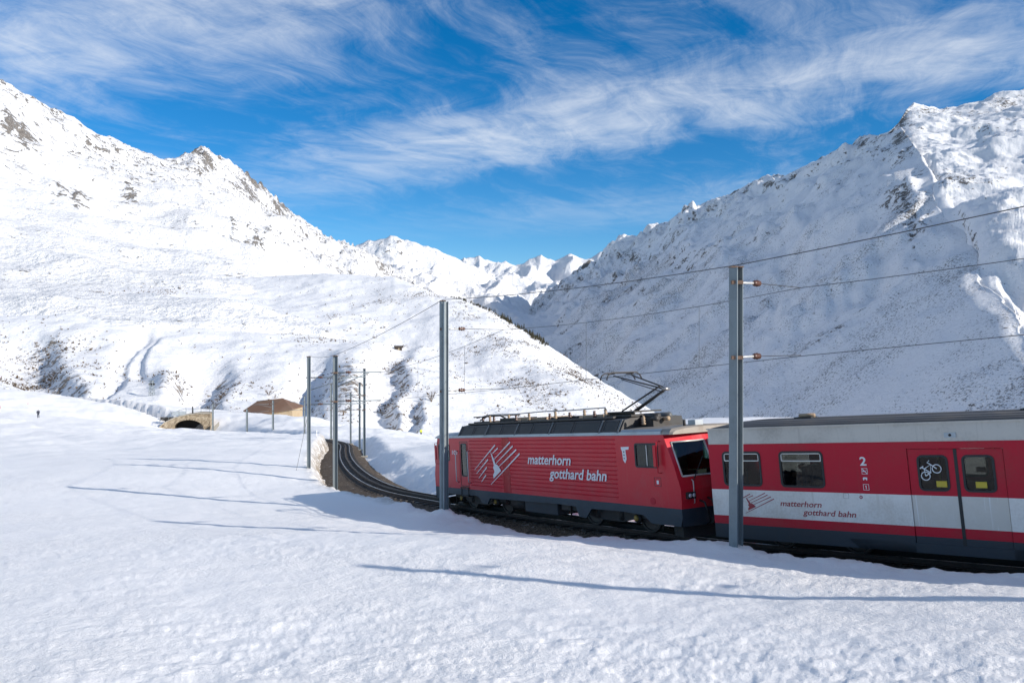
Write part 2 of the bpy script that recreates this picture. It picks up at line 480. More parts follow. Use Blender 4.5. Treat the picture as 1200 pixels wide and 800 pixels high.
# ------------------------------------------------------------------ track line (plan and height of the railhead)
TP = np.array([(33, -14, -.9), (27.5, -4, -1.75), (20.5, 5.5, -3.0), (16.4, 10.3, -3.63), (8.0, 18.9, -4.88), (3.83, 24.4, -5.65), (-.3, 30.9, -6.49), (-3.5, 36, -7.05),
               (-6.15, 41, -7.6), (-8.9, 49, -8.45), (-12.2, 61, -9.65), (-15.6, 75, -11.0), (-18.7, 89, -12.3), (-23.3, 110, -14.1), (-29.5, 128, -15.8),
               (-41.8, 150, -17.6), (-54, 168, -19.5), (-67, 185, -21), (-81.5, 200, -22), (-100, 214, -23), (-120, 224, -24)], float)


def catmull(P, n):
    out = []
    Q = np.vstack([2 * P[0] - P[1], P, 2 * P[-1] - P[-2]])
    for i in range(1, len(Q) - 2):
        p0, p1, p2, p3 = Q[i - 1], Q[i], Q[i + 1], Q[i + 2]
        for t in np.linspace(0, 1, n, endpoint=False):
            out.append(.5 * (2 * p1 + (p2 - p0) * t + (2 * p0 - 5 * p1 + 4 * p2 - p3) * t * t + (3 * p1 - p0 - 3 * p2 + p3) * t ** 3))
    out.append(Q[-2]); return np.array(out)


_d = catmull(TP, 40)
_s = np.concatenate([[0], np.cumsum(np.linalg.norm(np.diff(_d, axis=0), axis=1))])
TL = _s[-1]
TS = np.arange(0, TL, .5)
TPATH = np.stack([np.interp(TS, _s, _d[:, k]) for k in range(3)], 1)
for _ in range(6):
    TPATH[1:-1] = .25 * TPATH[:-2] + .5 * TPATH[1:-1] + .25 * TPATH[2:]
TT = np.gradient(TPATH, axis=0); TT /= np.linalg.norm(TT[:, :2], axis=1)[:, None]
TNx = TT[:, 1]; TNy = -TT[:, 0]              # lateral unit vector: + = far side (right when heading down the line)


def track_at(s):
    p = np.array([np.interp(s, TS, TPATH[:, k]) for k in range(3)])
    t = np.array([np.interp(s, TS, TT[:, k]) for k in range(3)])
    return p, t


def near_track(x, y):
    d = (TPATH[:, 0] - x) ** 2 + (TPATH[:, 1] - y) ** 2
    return TS[int(d.argmin())]


def bed_left(s):                            # half width of the bare ballast on the camera side
    return 1.75 + .40 * sst(s, 62, 72) * (1 - .75 * sst(s, 105, 130))


# ------------------------------------------------------------------ near snowfield: thin-plate surface through surveyed points
def P3(px, py, Y): return tuple(at(px, py, Y))


CP = [(0, 0, -1.75), (0, 4, -2.7), (-8, 2, -3.0), (8, 3, -2.3), (-20, 5, -4.2), (-30, -15, -4), (0, -20, -.6), (25, -20, .8), (45, -5, .6), (18, 3.5, -2.6), (24, -3, -1.7),
      (70, 10, .5), (60, 30, -2), (35, 8, -2.0), (28, 18, -3.2), (-60, 0, -6), (-70, 40, -9), (-90, -30, -6), (0, -60, 2), (60, -50, 4), (-120, 30, -10), (-150, 100, -12), (-190, 200, -10), (-130, 60, -11)]
CP += [P3(*q) for q in [
    (0, 800, 8.5), (300, 800, 8.5), (600, 800, 8.5), (900, 800, 8.3), (1200, 800, 8.0), (0, 700, 13.5), (300, 700, 13.3), (600, 700, 13.2), (900, 700, 13.0), (1200, 688, 12.2),
    (0, 620, 23), (300, 620, 22.5), (600, 627, 20.5), (862, 638, 18.1), (0, 560, 42), (200, 562, 41), (393, 565, 42.9), (440, 585, 34), (519, 594, 29.5), (362, 547, 49),
    (365, 532, 62), (0, 520, 85), (200, 520, 82), (345, 518, 84), (0, 492, 150), (150, 499, 150), (215, 508, 165), (240, 510, 165), (160, 500, 175), (215, 512, 192), (245, 512, 188), (280, 509, 140), (330, 510, 128), (0, 459, 235), (100, 465, 225), (172, 479, 212), (-200, 455, 230),
    (300, 489, 205), (355, 488, 192), (250, 490, 206), (400, 500, 165), (440, 510, 112), (510, 520, 80), (475, 547, 58), (450, 531, 80), (475, 517, 100), (415, 516, 128), (493, 517, 130), (470, 515, 140), (520, 523, 130), (600, 520, 60), (560, 560, 40), (700, 512, 50), (790, 500, 48), (870, 492, 50), (1000, 520, 42), (1200, 545, 38), (1000, 550, 32),
    (493, 512, 180), (540, 545, 220), (600, 560, 200), (700, 560, 160), (800, 560, 150), (1000, 560, 140), (1200, 560, 130), (1400, 520, 120), (440, 515, 190), (500, 540, 290), (300, 510, 290), (100, 500, 290), (-200, 490, 290), (800, 620, 280)]]
def _loc(O, e, g, x, y, z):
    return (O[0] + e[0] * x - e[1] * y, O[1] + e[1] * x + e[0] * y, O[2] + g * x + z)


CP += [_loc((1.766, 27.64, -6.07), (.5358, -.8444), .11, x, -2.9, z) for x, z in ((-5, .12), (-2, .02), (1, -.05), (4, .05), (7, .2))]
CP += [_loc((5.9, 21.03, -5.2), (.6975, -.7167), .105, x, -2.9, z) for x, z in ((2, .3), (5, .28), (8, .3), (12, .3))]
CP = np.array(CP)


def tps_fit(P):
    n = len(P); d2 = ((P[:, None, :2] - P[None, :, :2]) ** 2).sum(-1)
    K = .5 * d2 * np.log(d2 + 1e-9) + np.eye(n) * 2.0
    A = np.zeros((n + 3, n + 3)); A[:n, :n] = K; A[:n, n] = 1; A[:n, n + 1:] = P[:, :2]; A[n, :n] = 1; A[n + 1:, :n] = P[:, :2].T
    return np.linalg.solve(A, np.concatenate([P[:, 2], np.zeros(3)]))


_W = tps_fit(CP)


def ground(X, Y, rough=True):
    sh = X.shape; x = X.ravel(); y = Y.ravel()
    z = _W[-3] + _W[-2] * x + _W[-1] * y
    for k in range(len(CP)):
        d2 = (x - CP[k, 0]) ** 2 + (y - CP[k, 1]) ** 2
        z += _W[k] * .5 * d2 * np.log(d2 + 1e-9)
    r = np.hypot(x, y)
    if rough:
        far = sst(r, 40, 150)
        z += .045 * fbm(x / 5.5, y / 5.5, 4, 3) * (1 + 5 * far) + far * .5 * fbm(x / 26, y / 26, 4, 8)
        nearm = 1 - sst(r, 16, 34)
        patch = .35 + .65 * sst(fbm(x / 4.2, y / 4.2, 3, 11), -.25, .5)
        patch = np.maximum(patch, 1.0 - sst(r, 9.5, 14))
        lump = np.clip(fbm(x / .36, y / .27, 4, 21, .6), -.6, 1.2)
        z += nearm * patch * (.015 * lump * (1 + .5 * (1 - sst(r, 9, 13))) + (.009) * ridged(x / .34, y / .30, 3, 5))
        z += (1 - sst(r, 45, 90)) * .018 * fbm(x / .9, y / .55, 3, 40)
    # cut for the line
    d = np.full(x.shape, 1e9); zr = np.zeros_like(x); side = np.zeros_like(x); ss = np.zeros_like(x)
    idx = np.where((y < 260))[0]
    step = 2
    P = TPATH[::step]
    for c0 in range(0, len(idx), 20000):
        ii = idx[c0:c0 + 20000]
        dd = (x[ii, None] - P[None, :, 0]) ** 2 + (y[ii, None] - P[None, :, 1]) ** 2
        j = dd.argmin(1); jj = j * step
        ax = x[ii] - P[j, 0]; ay = y[ii] - P[j, 1]
        lat = ax * TNx[jj] + ay * TNy[jj]
        d[ii] = np.where(dd[np.arange(len(ii)), j] < 900, np.abs(lat), 1e9); side[ii] = np.sign(lat); zr[ii] = P[j, 2]; ss[ii] = TS[jj]
    w = np.where(side < 0, bed_left(ss), 1.75)
    jag = .22 * fbm(x / 1.3, y / 1.3, 4, 77, .65)
    bank = np.where(side > 0, 3.2, np.where(ss > 62, 1.3, .75))
    k = sst(d + jag, w, w + bank)
    zc = zr - .62
    z = zc * (1 - k) + z * k
    bm_ = np.exp(-((d - w - .9) / .7) ** 2)
    z += bm_ * (.05 * fbm(x / .55, y / .55, 3, 78) + .08 * fbm(x / 2.2, y / 2.2, 2, 79))
    dirt = 1.25 * np.clip(1 - np.abs(d - w - .4) / 1.3, 0, 1) * (ss > 60) * (side < 0)
    dirt = np.maximum(dirt, .35 * np.clip(1 - (d - w) / 1.2, 0, 1))
    return z.reshape(sh), dirt.reshape(sh)


def build_ground():
    na = 760
    th = np.concatenate([np.linspace(-38, 38, na), np.linspace(38, 322, 90)[1:-1]])
    th = np.radians(th)
    r = [0.4]
    while r[-1] < 5: r.append(r[-1] * 1.09)
    while r[-1] < 300: r.append(r[-1] * 1.0088)
    r = np.array(r)
    RR, TH = np.meshgrid(r, th, indexing='ij')
    X = RR * np.sin(TH); Y = RR * np.cos(TH)
    Z, dirt = ground(X, Y)
    ed = sst(RR, 285, 302); Z = Z - 8 * ed
    grid_mesh('snow_ground', X, Y, Z, M['snow'], {'dirt': dirt}, wrap=True)


build_ground()


def gz(x, y):
    return float(ground(np.array([[float(x)]]), np.array([[float(y)]]))[0][0, 0])


# ------------------------------------------------------------------ mountains
def interp_cols(px, tab, sm=0):
    t = np.array(tab, float); v = np.interp(px, t[:, 0], t[:, 1])
    if sm:
        k = np.exp(-np.linspace(-2, 2, 2 * sm + 1) ** 2); v = np.convolve(np.pad(v, sm, mode='edge'), k / k.sum(), 'valid')
    return v


def blob(px, py, cx, cy, rx, ry): return np.exp(-((px - cx) / rx) ** 2 - ((py - cy) / ry) ** 2)


HILL = {}


def build_hill():
    cols = np.linspace(-520, 930, 640); nr = 210
    crest_py = interp_cols(cols, [(-520, 330), (-200, 338), (0, 345), (100, 340), (200, 332), (300, 325), (380, 320), (440, 324), (462, 324), (480, 331), (510, 346), (540, 351), (570, 362), (600, 378), (650, 408), (700, 440), (740, 467), (780, 491), (830, 522), (930, 590)])
    crest_s = np.convolve(np.pad(crest_py, 45, mode='reflect', reflect_type='odd'), np.hanning(93)[1:-1] / np.hanning(93).sum(), 'valid')
    crest_Y = interp_cols(cols, [(-520, 480), (0, 530), (100, 590), (200, 700), (300, 850), (400, 880), (465, 865), (540, 800), (600, 720), (650, 640), (700, 580), (740, 520), (780, 470), (830, 430), (930, 400)], 30)
    foot_py = interp_cols(cols, [(-520, 488), (-200, 482), (0, 476), (100, 480), (200, 492), (300, 495), (400, 505), (500, 518), (600, 540), (700, 560), (930, 640)], 40)
    w = np.concatenate([[-.18, -.08], np.linspace(0, 1, nr - 40), 1 + np.linspace(.02, .9, 38)])
    W, PX = np.meshgrid(w, cols, indexing='ij')
    fY = 262.0
    CY = np.broadcast_to(crest_Y, PX.shape); CPY = np.broadcast_to(crest_py, PX.shape); FPY = np.broadcast_to(foot_py, PX.shape)
    wc = np.clip(W, 0, 1)
    Y = fY + (CY - fY) * np.where(W < 1, np.sign(W) * np.abs(W) ** 1.25, 1 + (W - 1) * .9)
    prof = 1 - (1 - wc) ** 1.35
    bench = .045 * np.sin(wc * 9.5 + PX * .011) * np.sin(np.pi * wc)
    CPS = np.broadcast_to(crest_s, PX.shape); CPY = CPS + (CPY - CPS) * sst(W, .72, 1.0)
    py = FPY + (CPY - FPY) * (prof + bench)
    Z = (400 - py) / F * Y
    Z = Z - np.clip(W - 1, 0, 1) ** 1.35 * (CY * .34) * (.12 + .88 * sst(PX, 330, 500)) - np.clip(-W, 0, 1) * 90
    X = (PX - 600) / F * Y
    edge = np.sin(np.pi * np.clip(wc, 0, 1)) ** .5
    amp = sst(wc, 0, .12)
    Z += amp * (5.0 * fbm(X / 120, Y / 150, 5, 4, .45) + .9 * (ridged(X / 60, Y / 110, 4, 9) - .8) * (.4 + .6 * edge)) * (.45 + .55 * sst(np.abs(W - 1), 0, .12))
    Z += amp * .5 * fbm(X / 11, Y / 14, 4, 14)
    rock = np.zeros_like(Z); scrub = np.zeros_like(Z)
    # gullies: left bank lit, steep right bank turned from the sun
    for (x0, y0, x1, y1, A, wl, wr) in ((222, 500, 240, 430, 7.5, 26, 30), (66, 470, 20, 395, 9, 45, 34), (343, 505, 372, 425, 7, 22, 22), (436, 512, 458, 405, 7, 14, 22), (118, 470, 165, 395, 3, 14, 9), (160, 440, 175, 400, 2.5, 12, 8), (470, 520, 486, 470, 4.5, 10, 12)):
        t = np.clip((py - y0) / (y1 - y0), -.2, 1.2)
        ax = x0 + (x1 - x0) * t + 5 * np.sin(py * .13)
        d = PX - ax
        g = np.where(d < 0, np.exp(-(d / wl) ** 2), np.exp(-(np.maximum(d, 0) / wr) ** 4))
        tw = sst(t, -.2, .15) * (1 - sst(t, .8, 1.2))
        Z -= A * g * tw
        if A > 4:
            rock = np.maximum(rock, .85 * tw * np.exp(-((d - wr * .75) / (wr * .75)) ** 2))
    kn = 5 * blob(PX, py, 196, 452, 16, 16) + 5 * blob(PX, py, 410, 452, 24, 30) + 3 * blob(PX, py, 350, 470, 14, 16)
    Z += kn
    for b, a in (((PX, py, 405, 462, 30, 34), 1.0), ((PX, py, 205, 458, 16, 16), .8), ((PX, py, 448, 470, 16, 30), .5), ((PX, py, 470, 495, 22, 16), .7), ((PX, py, 25, 440, 45, 26), .55), ((PX, py, 600, 402, 34, 14), .5), ((PX, py, 560, 372, 34, 10), .5), ((PX, py, 652, 432, 22, 12), .35), ((PX, py, 545, 408, 20, 8), .35)):
        rock = np.maximum(rock, a * blob(*b))
    Z += .8 * rock * ridged(X / 7, Y / 9, 4, 61)
    band = .9 * blob(PX, py, 100, 340, 120, 16) + .8 * blob(PX, py, 30, 420, 90, 34) + .9 * blob(PX, py, 640, 445, 95, 36) + .75 * blob(PX, py, 380, 385, 60, 14) + .8 * blob(PX, py, 480, 350, 70, 12) + .6 * blob(PX, py, 560, 395, 50, 22) + .45 * blob(PX, py, 300, 462, 60, 14) + .5 * blob(PX, py, 720, 478, 40, 14)
    scrub = np.clip(band, 0, 1.0)
    grid_mesh('hill', X, Y, Z, M['hill_snow'], {'rock': rock, 'scrub': scrub * .9})
    HILL.update(X=X, Y=Y, Z=Z, PX=PX, PY=py, W=W, scrub=scrub, rock=rock)


def build_left():
    cols = np.linspace(-560, 640, 520); nr = 250
    rp = interp_cols(cols, [(-560, -70), (-200, 10), (-60, 60), (0, 92), (12, 97), (30, 112), (60, 131), (85, 142), (100, 151), (125, 162), (150, 172), (180, 182), (200, 187), (214, 184), (226, 180), (236, 177), (246, 182), (256, 189), (268, 190), (280, 200), (300, 216), (322, 233), (335, 246), (350, 256), (366, 266), (380, 276), (398, 286), (410, 292), (450, 312), (500, 330), (560, 352), (640, 392)])
    rs = np.convolve(np.pad(rp, 40, mode='reflect', reflect_type='odd'), np.hanning(83)[1:-1] / np.hanning(83).sum(), 'valid')
    pw = interp_cols(cols, [(-560, 1.3), (0, 1.35), (100, 1.6), (200, 1.9), (300, 2.3), (400, 2.8), (640, 2.8)], 30)
    fY = interp_cols(cols, [(-560, 360), (0, 380), (100, 400), (200, 440), (300, 480), (400, 520), (640, 520)], 30)
    rY = interp_cols(cols, [(-560, 1500), (-200, 1600), (0, 1780), (100, 1980), (200, 2380), (240, 2600), (300, 3050), (350, 3600), (410, 4400), (450, 5000), (500, 5600), (640, 6500)], 24)
    w = np.concatenate([[-.1], np.linspace(0, 1, nr - 30), 1 + np.linspace(.01, .6, 29)])
    W, PX = np.meshgrid(w, cols, indexing='ij')
    CY = np.broadcast_to(rY, PX.shape); CPY = np.broadcast_to(rp, PX.shape)
    fpy = np.broadcast_to(interp_cols(cols, [(-560, 430), (300, 430), (400, 445), (480, 490), (640, 540)], 20), PX.shape)
    wc = np.clip(W, 0, 1)
    CPS = np.broadcast_to(rs, PX.shape); CPY = CPS + (CPY - CPS) * sst(W, .80, 1.0)
    fY = np.broadcast_to(fY, PX.shape)
    Y = fY + (CY - fY) * np.where(W < 1, np.sign(W) * np.abs(W) ** np.broadcast_to(pw, PX.shape), 1 + (W - 1))
    py = fpy + (CPY - fpy) * (wc ** .86)
    Z = (400 - py) / F * Y - np.clip(W - 1, 0, 1) * CY * .33 - np.clip(-W, 0, 1) * 400
    X = (PX - 600) / F * Y
    sc = np.clip(Y / 2200, .4, 2.2)
    rm = .25 + .75 * sst(np.abs(W - 1), 0, .10)
    amp = sst(wc, 0, .1)
    # down-slope gullies and ribs, then rough ground
    Z += amp * rm * sc * (36 * fbm(X / 520, Y / 620, 5, 71) + 30 * (ridged(X / 330 + .15 * fbm(X / 400, Y / 400, 3, 5), Y / 240, 5, 33) - .9))
    Z += amp * sc * (6.5 * fbm(X / 80, Y / 90, 5, 18) + 3.5 * (1 - sst(np.abs(W - 1), 0, .05)) * fbm(X / 30, Y / 60, 4, 95))
    rock = np.zeros_like(Z)
    for cx, cy, rx, ry, a in ((25, 165, 26, 24, 1.0), (10, 150, 10, 16, .9), (68, 222, 14, 10, .9), (92, 226, 12, 12, .95), (92, 240, 8, 6, .9), (160, 228, 22, 12, .8), (60, 150, 26, 12, .6), (110, 150, 16, 12, .6), (165, 178, 40, 10, .55), (240, 188, 22, 16, 1.0), (300, 215, 34, 22, 1.05), (335, 245, 30, 20, .95), (312, 286, 26, 9, .9), (278, 272, 14, 7, .75), (215, 200, 20, 10, .6), (262, 225, 26, 10, .5), (375, 285, 26, 12, .65), (345, 298, 26, 8, .55), (272, 308, 16, 6, .5), (4, 94, 8, 5, 1.0), (200, 262, 40, 4, .5), (130, 190, 40, 14, .35)):
        rock = np.maximum(rock, a * blob(PX, py, cx, cy, rx, ry))
    rock = np.maximum(rock, .42 * sst(CPY + 75 - py, 0, 60))
    rock *= .6 + .7 * sst(fbm(X / 110, Y / 160, 4, 2), -.5, .5)
    Z += rock * sc * (13 * (ridged(X / 55, Y / 85, 5, 44) - .7))
    scrub = .35 + .5 * blob(PX, py, 120, 330, 160, 34) - .5 * blob(PX, py, 120, 285, 200, 22)
    grid_mesh('left_mountain', X, Y, Z, M['left_snow'], {'rock': rock, 'scrub': np.clip(scrub, 0, 1)})


def build_far():
    def layer(name, tab, Yr, fpy, fY, seed, c0, c1):
        cols = np.linspace(c0, c1, 300); nr = 110
        rp = interp_cols(cols, tab)
        w = np.concatenate([[-.30, -.15, -.06], np.linspace(0, 1, nr), 1 + np.linspace(.02, .5, 16)])
        W, PX = np.meshgrid(w, cols, indexing='ij'); wc = np.clip(W, 0, 1)
        Y = fY + (Yr - fY) * W
        py = fpy + (np.broadcast_to(rp, PX.shape) - fpy) * wc ** .9
        Z = (400 - py) / F * Y - np.clip(W - 1, 0, 1) * Yr * .5 - np.clip(-W, 0, 1) * Yr * .22
        X = (PX - 600) / F * Y
        rm = .18 + .82 * sst(np.abs(W - 1), 0, .15); am = sst(wc, 0, .1)
        Z += am * rm * (95 * fbm(X / 1500, Y / 1500, 4, seed) + 120 * (ridged(X / 800, Y / 900, 5, seed + 3) - .9))
        Z += am * 16 * fbm(X / 150, Y / 200, 4, seed + 9)
        rock = np.clip(.55 * blob(PX, py, 455, 284, 40, 8) + .4 * blob(PX, py, 500, 296, 40, 8) + .35 * sst(fbm(X / 500, Y / 700, 3, seed + 5), .1, .7), 0, 1)
        grid_mesh(name, X, Y, Z, M['far_snow'], {'rock': rock, 'scrub': np.zeros_like(Z)})
    layer('far_mountain', [(360, 330), (395, 302), (418, 289), (432, 284), (440, 283), (448, 280), (458, 277), (466, 279), (474, 283), (486, 285), (500, 289), (512, 291), (524, 297), (540, 303), (552, 308), (565, 315), (580, 326), (600, 345), (640, 380)], 6200, 380, 3800, 200, 340, 660)
    layer('distant_peaks', [(480, 320), (530, 306), (544, 301), (556, 302), (562, 298), (568, 303), (580, 308), (592, 311), (603, 313), (611, 310), (620, 304), (630, 300), (634, 299), (640, 303), (650, 306), (660, 300), (668, 296), (676, 298), (684, 300), (694, 299), (704, 293), (714, 292), (722, 289), (740, 288), (780, 280), (840, 270)], 9500, 372, 6000, 300, 470, 850)


def wall_Y(px, py):
    """distance at which the sight line through a surveyed point meets the main wall of the right-hand mountain"""
    return 721.0 / ((px - 600) / F + .161 - 1.333 * (400 - py) / F)


def edge_wobble(y):
    return 13 * fbm(y / 42, y * 0 + .37, 5, 909, .6)


def build_right():
    RT = np.array([(575, 388), (600, 372), (620, 361), (640, 350), (660, 338), (680, 325), (700, 309), (720, 295), (740, 283), (760, 270), (800, 250), (830, 238), (850, 229), (870, 220), (885, 210), (905, 206), (920, 207), (950, 191), (985, 176), (1000, 170), (1008, 160), (1022, 158), (1042, 156), (1056, 150),
                   (1072, 172), (1095, 206), (1118, 236), (1140, 280), (1170, 330), (1205, 400), (1300, 480), (1500, 560)], float)
    k = np.linspace(0, len(RT) - 1, 560)
    pr = np.stack([np.interp(k, np.arange(len(RT)), RT[:, i]) for i in range(2)], 1)
    def line(p):
        y_ = wall_Y(p[:, 0], p[:, 1]); return np.stack([(p[:, 0] - 600) / F * y_, y_, (400 - p[:, 1]) / F * y_], 1)
    ker = np.hanning(63)[1:-1]; ker /= ker.sum()
    ps = np.stack([np.convolve(np.pad(pr[:, i], 30, mode='reflect', reflect_type='odd'), ker, 'valid') for i in range(2)], 1)
    pr[:, 0] += edge_wobble(pr[:, 1]) * sst(pr[:, 0], 1058, 1090)
    base = line(ps); dt = line(pr) - base
    Xr, Yr, Zr = base[:, 0], base[:, 1], base[:, 2]
    zf = -170.0
    L = (Zr - zf) / .75
    q = np.concatenate([np.linspace(0, 1, 260), 1 + np.linspace(.01, .45, 22)])
    Q, _ = np.meshgrid(q, k, indexing='ij')
    B = lambda a: np.broadcast_to(a, Q.shape)
    d = (1 - Q) * B(L); fd = sst(Q, .86, 1.0)
    X = B(Xr) - .987 * d + B(dt[:, 0]) * fd; Y = B(Yr) - .159 * d + B(dt[:, 1]) * fd
    qc = np.clip(Q, 0, 1)
    Z = zf + (B(Zr) - zf) * (qc - .02 * np.sin(np.pi * qc)) - np.clip(Q - 1, 0, 1) * B(L) * 1.1 + B(dt[:, 2]) * fd
    al = np.cumsum(np.concatenate([[0], np.hypot(np.diff(Xr), np.diff(Yr))])); AL = B(al)
    sc = np.clip(Y / 2200, .5, 2.0) * np.clip(B(L) / 650, .08, 1); rm = .14 + .86 * sst(np.abs(Q - 1), 0, .10); am = sst(qc, 0, .1)
    Z += am * rm * sc * (30 * fbm(X / 420, Y / 700, 4, 501) + 30 * (ridged(AL / 260 + d / 900, d / 620, 5, 510) - .9) + 13 * (ridged(AL / 95 + d / 420, d / 260, 4, 515) - .9))
    bm_ = sst(fbm(AL / 330, d / 260, 3, 601), -.2, .4) * sst(qc, .30, .5) * (1 - sst(qc, .93, 1.0))
    Z += bm_ * sc * 32 * fbm(AL / 210, d / 105, 3, 607)
    Z += am * sc * (4.2 * fbm(X / 60, Y / 80, 5, 520) + 2.0 * fbm(AL / 24, d / 60, 4, 530))
    Z -= 42 * np.exp(-np.abs(d) / 130) * sst(B(pr[:, 0]), 1062, 1120) * np.clip(B(L) / 500, .1, 1)
    PX = PXof(X, Y); py = 400 - F * Z / Y
    rock = np.clip(1.05 * np.exp(-((Q - .985) / .035) ** 2) * sst(fbm(AL / 130, d / 200, 3, 8), -.3, .5) + .85 * np.exp(-((Q - .90) / .07) ** 2) * sst(fbm(AL / 200, d / 150, 3, 15), -.1, .5), 0, 1) * (1 - sst(PX, 1060, 1110))
    rock = np.maximum(rock, .62 * sst(ridged(AL / 150 + d / 700, d / 520, 4, 930), 1.05, 1.5) * sst(fbm(AL / 260, d / 300, 3, 940), -.1, .4) * (1 - sst(qc, .6, .85)))
    for cx, cy, rx, ry, a in ((1040, 180, 60, 10, .55), (900, 215, 30, 5, .5), (960, 330, 40, 20, .3), (740, 300, 20, 10, .7), (1110, 235, 20, 8, .7)):
        rock = np.maximum(rock, a * blob(PX, py, cx, cy, rx, ry))
    scrub = np.clip(.30 + .36 * sst(py, 200, 340) + .65 * fbm(AL / 150, d / 420, 4, 77), 0, 1)
    grid_mesh('right_mountain', X, Y, Z, M['right_snow'], {'rock': rock, 'scrub': scrub})
    # sunlit upper slopes above the edge of the wall
    E = [(1030, 158), (1056, 150), (1072, 172), (1095, 206), (1118, 236), (1140, 280), (1170, 330), (1205, 400), (1300, 480), (1500, 560)]
    T = [(1040, 157, 2480), (1052, 146, 2520), (1062, 129, 2600), (1071, 121, 2680), (1084, 123, 2760), (1098, 124, 2820), (1112, 127, 2850), (1126, 123, 2880), (1140, 121, 2900), (1152, 118, 2920), (1164, 110, 2940), (1176, 109, 2960), (1190, 108, 2980), (1205, 105, 3000), (1240, 96, 3000), (1300, 80, 3000), (1500, 60, 3000)]
    n = 300; u = np.linspace(0, 1, n)
    eu = np.array([0, .05, .10, .18, .25, .33, .44, .58, .76, 1.0]); tu = np.interp([t[0] for t in T], [1040, 1071, 1112, 1164, 1205, 1300, 1500], [0, .10, .25, .44, .58, .76, 1.0])
    ee = np.stack([np.interp(u, eu, [e[i] for e in E]) for i in range(2)], 1); tt = np.stack([np.interp(u, tu, [t[i] for t in T]) for i in range(3)], 1)
    sm_ = lambda a, n_: np.convolve(np.pad(a, n_, mode='reflect', reflect_type='odd'), np.hanning(2 * n_ + 3)[1:-1] / np.hanning(2 * n_ + 3).sum(), 'valid')
    es = np.stack([sm_(ee[:, i], 18) for i in range(2)], 1); ts = np.stack([sm_(tt[:, i], 25) for i in range(3)], 1)
    ee[:, 0] += edge_wobble(ee[:, 1]) * sst(ee[:, 0], 1058, 1090)
    TL_ = lambda p: np.stack([(p[:, 0] - 600) / F * p[:, 2], p[:, 2], (400 - p[:, 1]) / F * p[:, 2]], 1)
    EX = line(es); dE = line(ee) - EX; TX = TL_(ts); dT = TL_(tt) - TX
    w = np.concatenate([[-.04], np.linspace(0, 1, 220), 1 + np.linspace(.01, .4, 16)])
    P = EX[None] + (TX - EX)[None] * np.clip(w, -1, 1)[:, None, None] + dE[None] * (1 - sst(w, 0, .07))[:, None, None] + dT[None] * sst(w, .88, 1)[:, None, None]
    P[:, :, 1] += np.clip(w - 1, 0, 1)[:, None] * 1500
    W = np.broadcast_to(w[:, None], P.shape[:2]); wc = np.clip(W, 0, 1)
    X, Y, Z = P[..., 0], P[..., 1], P[..., 2].copy()
    Z -= np.clip(W - 1, 0, 1) * 900 + np.clip(-W, 0, 1) * 500
    ln = np.clip(np.linalg.norm(TX - EX, axis=1) / 1200, .05, 1)[None]
    Le = np.interp(u, eu, np.interp([e[0] for e in E], pr[:, 0], L))
    Z -= 42 * np.exp(-np.clip(W, 0, 2) * np.linalg.norm(TX - EX, axis=1)[None] / 200) * (sst(ee[:, 0], 1062, 1120) * np.clip(Le / 500, .1, 1))[None]
    e_ = (.12 + .88 * sst(wc, 0, .10)) * ln; top = .2 + .8 * sst(np.abs(W - 1), 0, .08)
    Z += e_ * top * (34 * fbm(X / 420, Y / 420, 5, 801) + 15 * (ridged(X / 260, Y / 300, 5, 811) - .9)) + e_ * (4.5 * fbm(X / 60, Y / 70, 5, 821))
    PX = PXof(X, Y); py = 400 - F * Z / Y
    rock = np.clip(.55 * sst(fbm(X / 160, Y / 220, 4, 831), .0, .7) * sst(wc, .3, .6), 0, 1)
    for cx, cy, rx, ry, a in ((1056, 140, 12, 16, 1.1), (1090, 130, 22, 7, .7), (1125, 210, 40, 10, .7), (1180, 120, 26, 7, .8), (1150, 150, 30, 8, .5), (1120, 135, 20, 6, .5)):
        rock = np.maximum(rock, a * blob(PX, py, cx, cy, rx, ry))
    grid_mesh('right_summit', X, Y, Z, M['right_snow'], {'rock': rock, 'scrub': .25 * sst(py, 200, 320)})


def PXof(X, Y): return 600 + F * X / np.maximum(Y, 1)


def build_valley():
    # valley floor far below, closing the view between the slopes
    n = 60
    x = np.linspace(-9000, 9000, n); y = np.linspace(310, 13000, n)
    X, Y = np.meshgrid(x, y)
    Z = -190 + 8 * fbm(X / 600, Y / 600, 3, 6)
    grid_mesh('valley_floor', X, Y, Z, M['far_snow'], {'rock': np.zeros_like(Z), 'scrub': np.zeros_like(Z)})


build_hill(); build_left(); build_far(); build_right(); build_valley()


def hill_pt(px, py, far=False):
    m = np.where((HILL['W'] >= .02) & (HILL['W'] <= 1.0), (HILL['PX'] - px) ** 2 + (400 - F * HILL['Z'] / HILL['Y'] - py) ** 2, 1e12)
    i = np.unravel_index(m.argmin(), m.shape)
    return Vector((HILL['X'][i], HILL['Y'][i], HILL['Z'][i]))


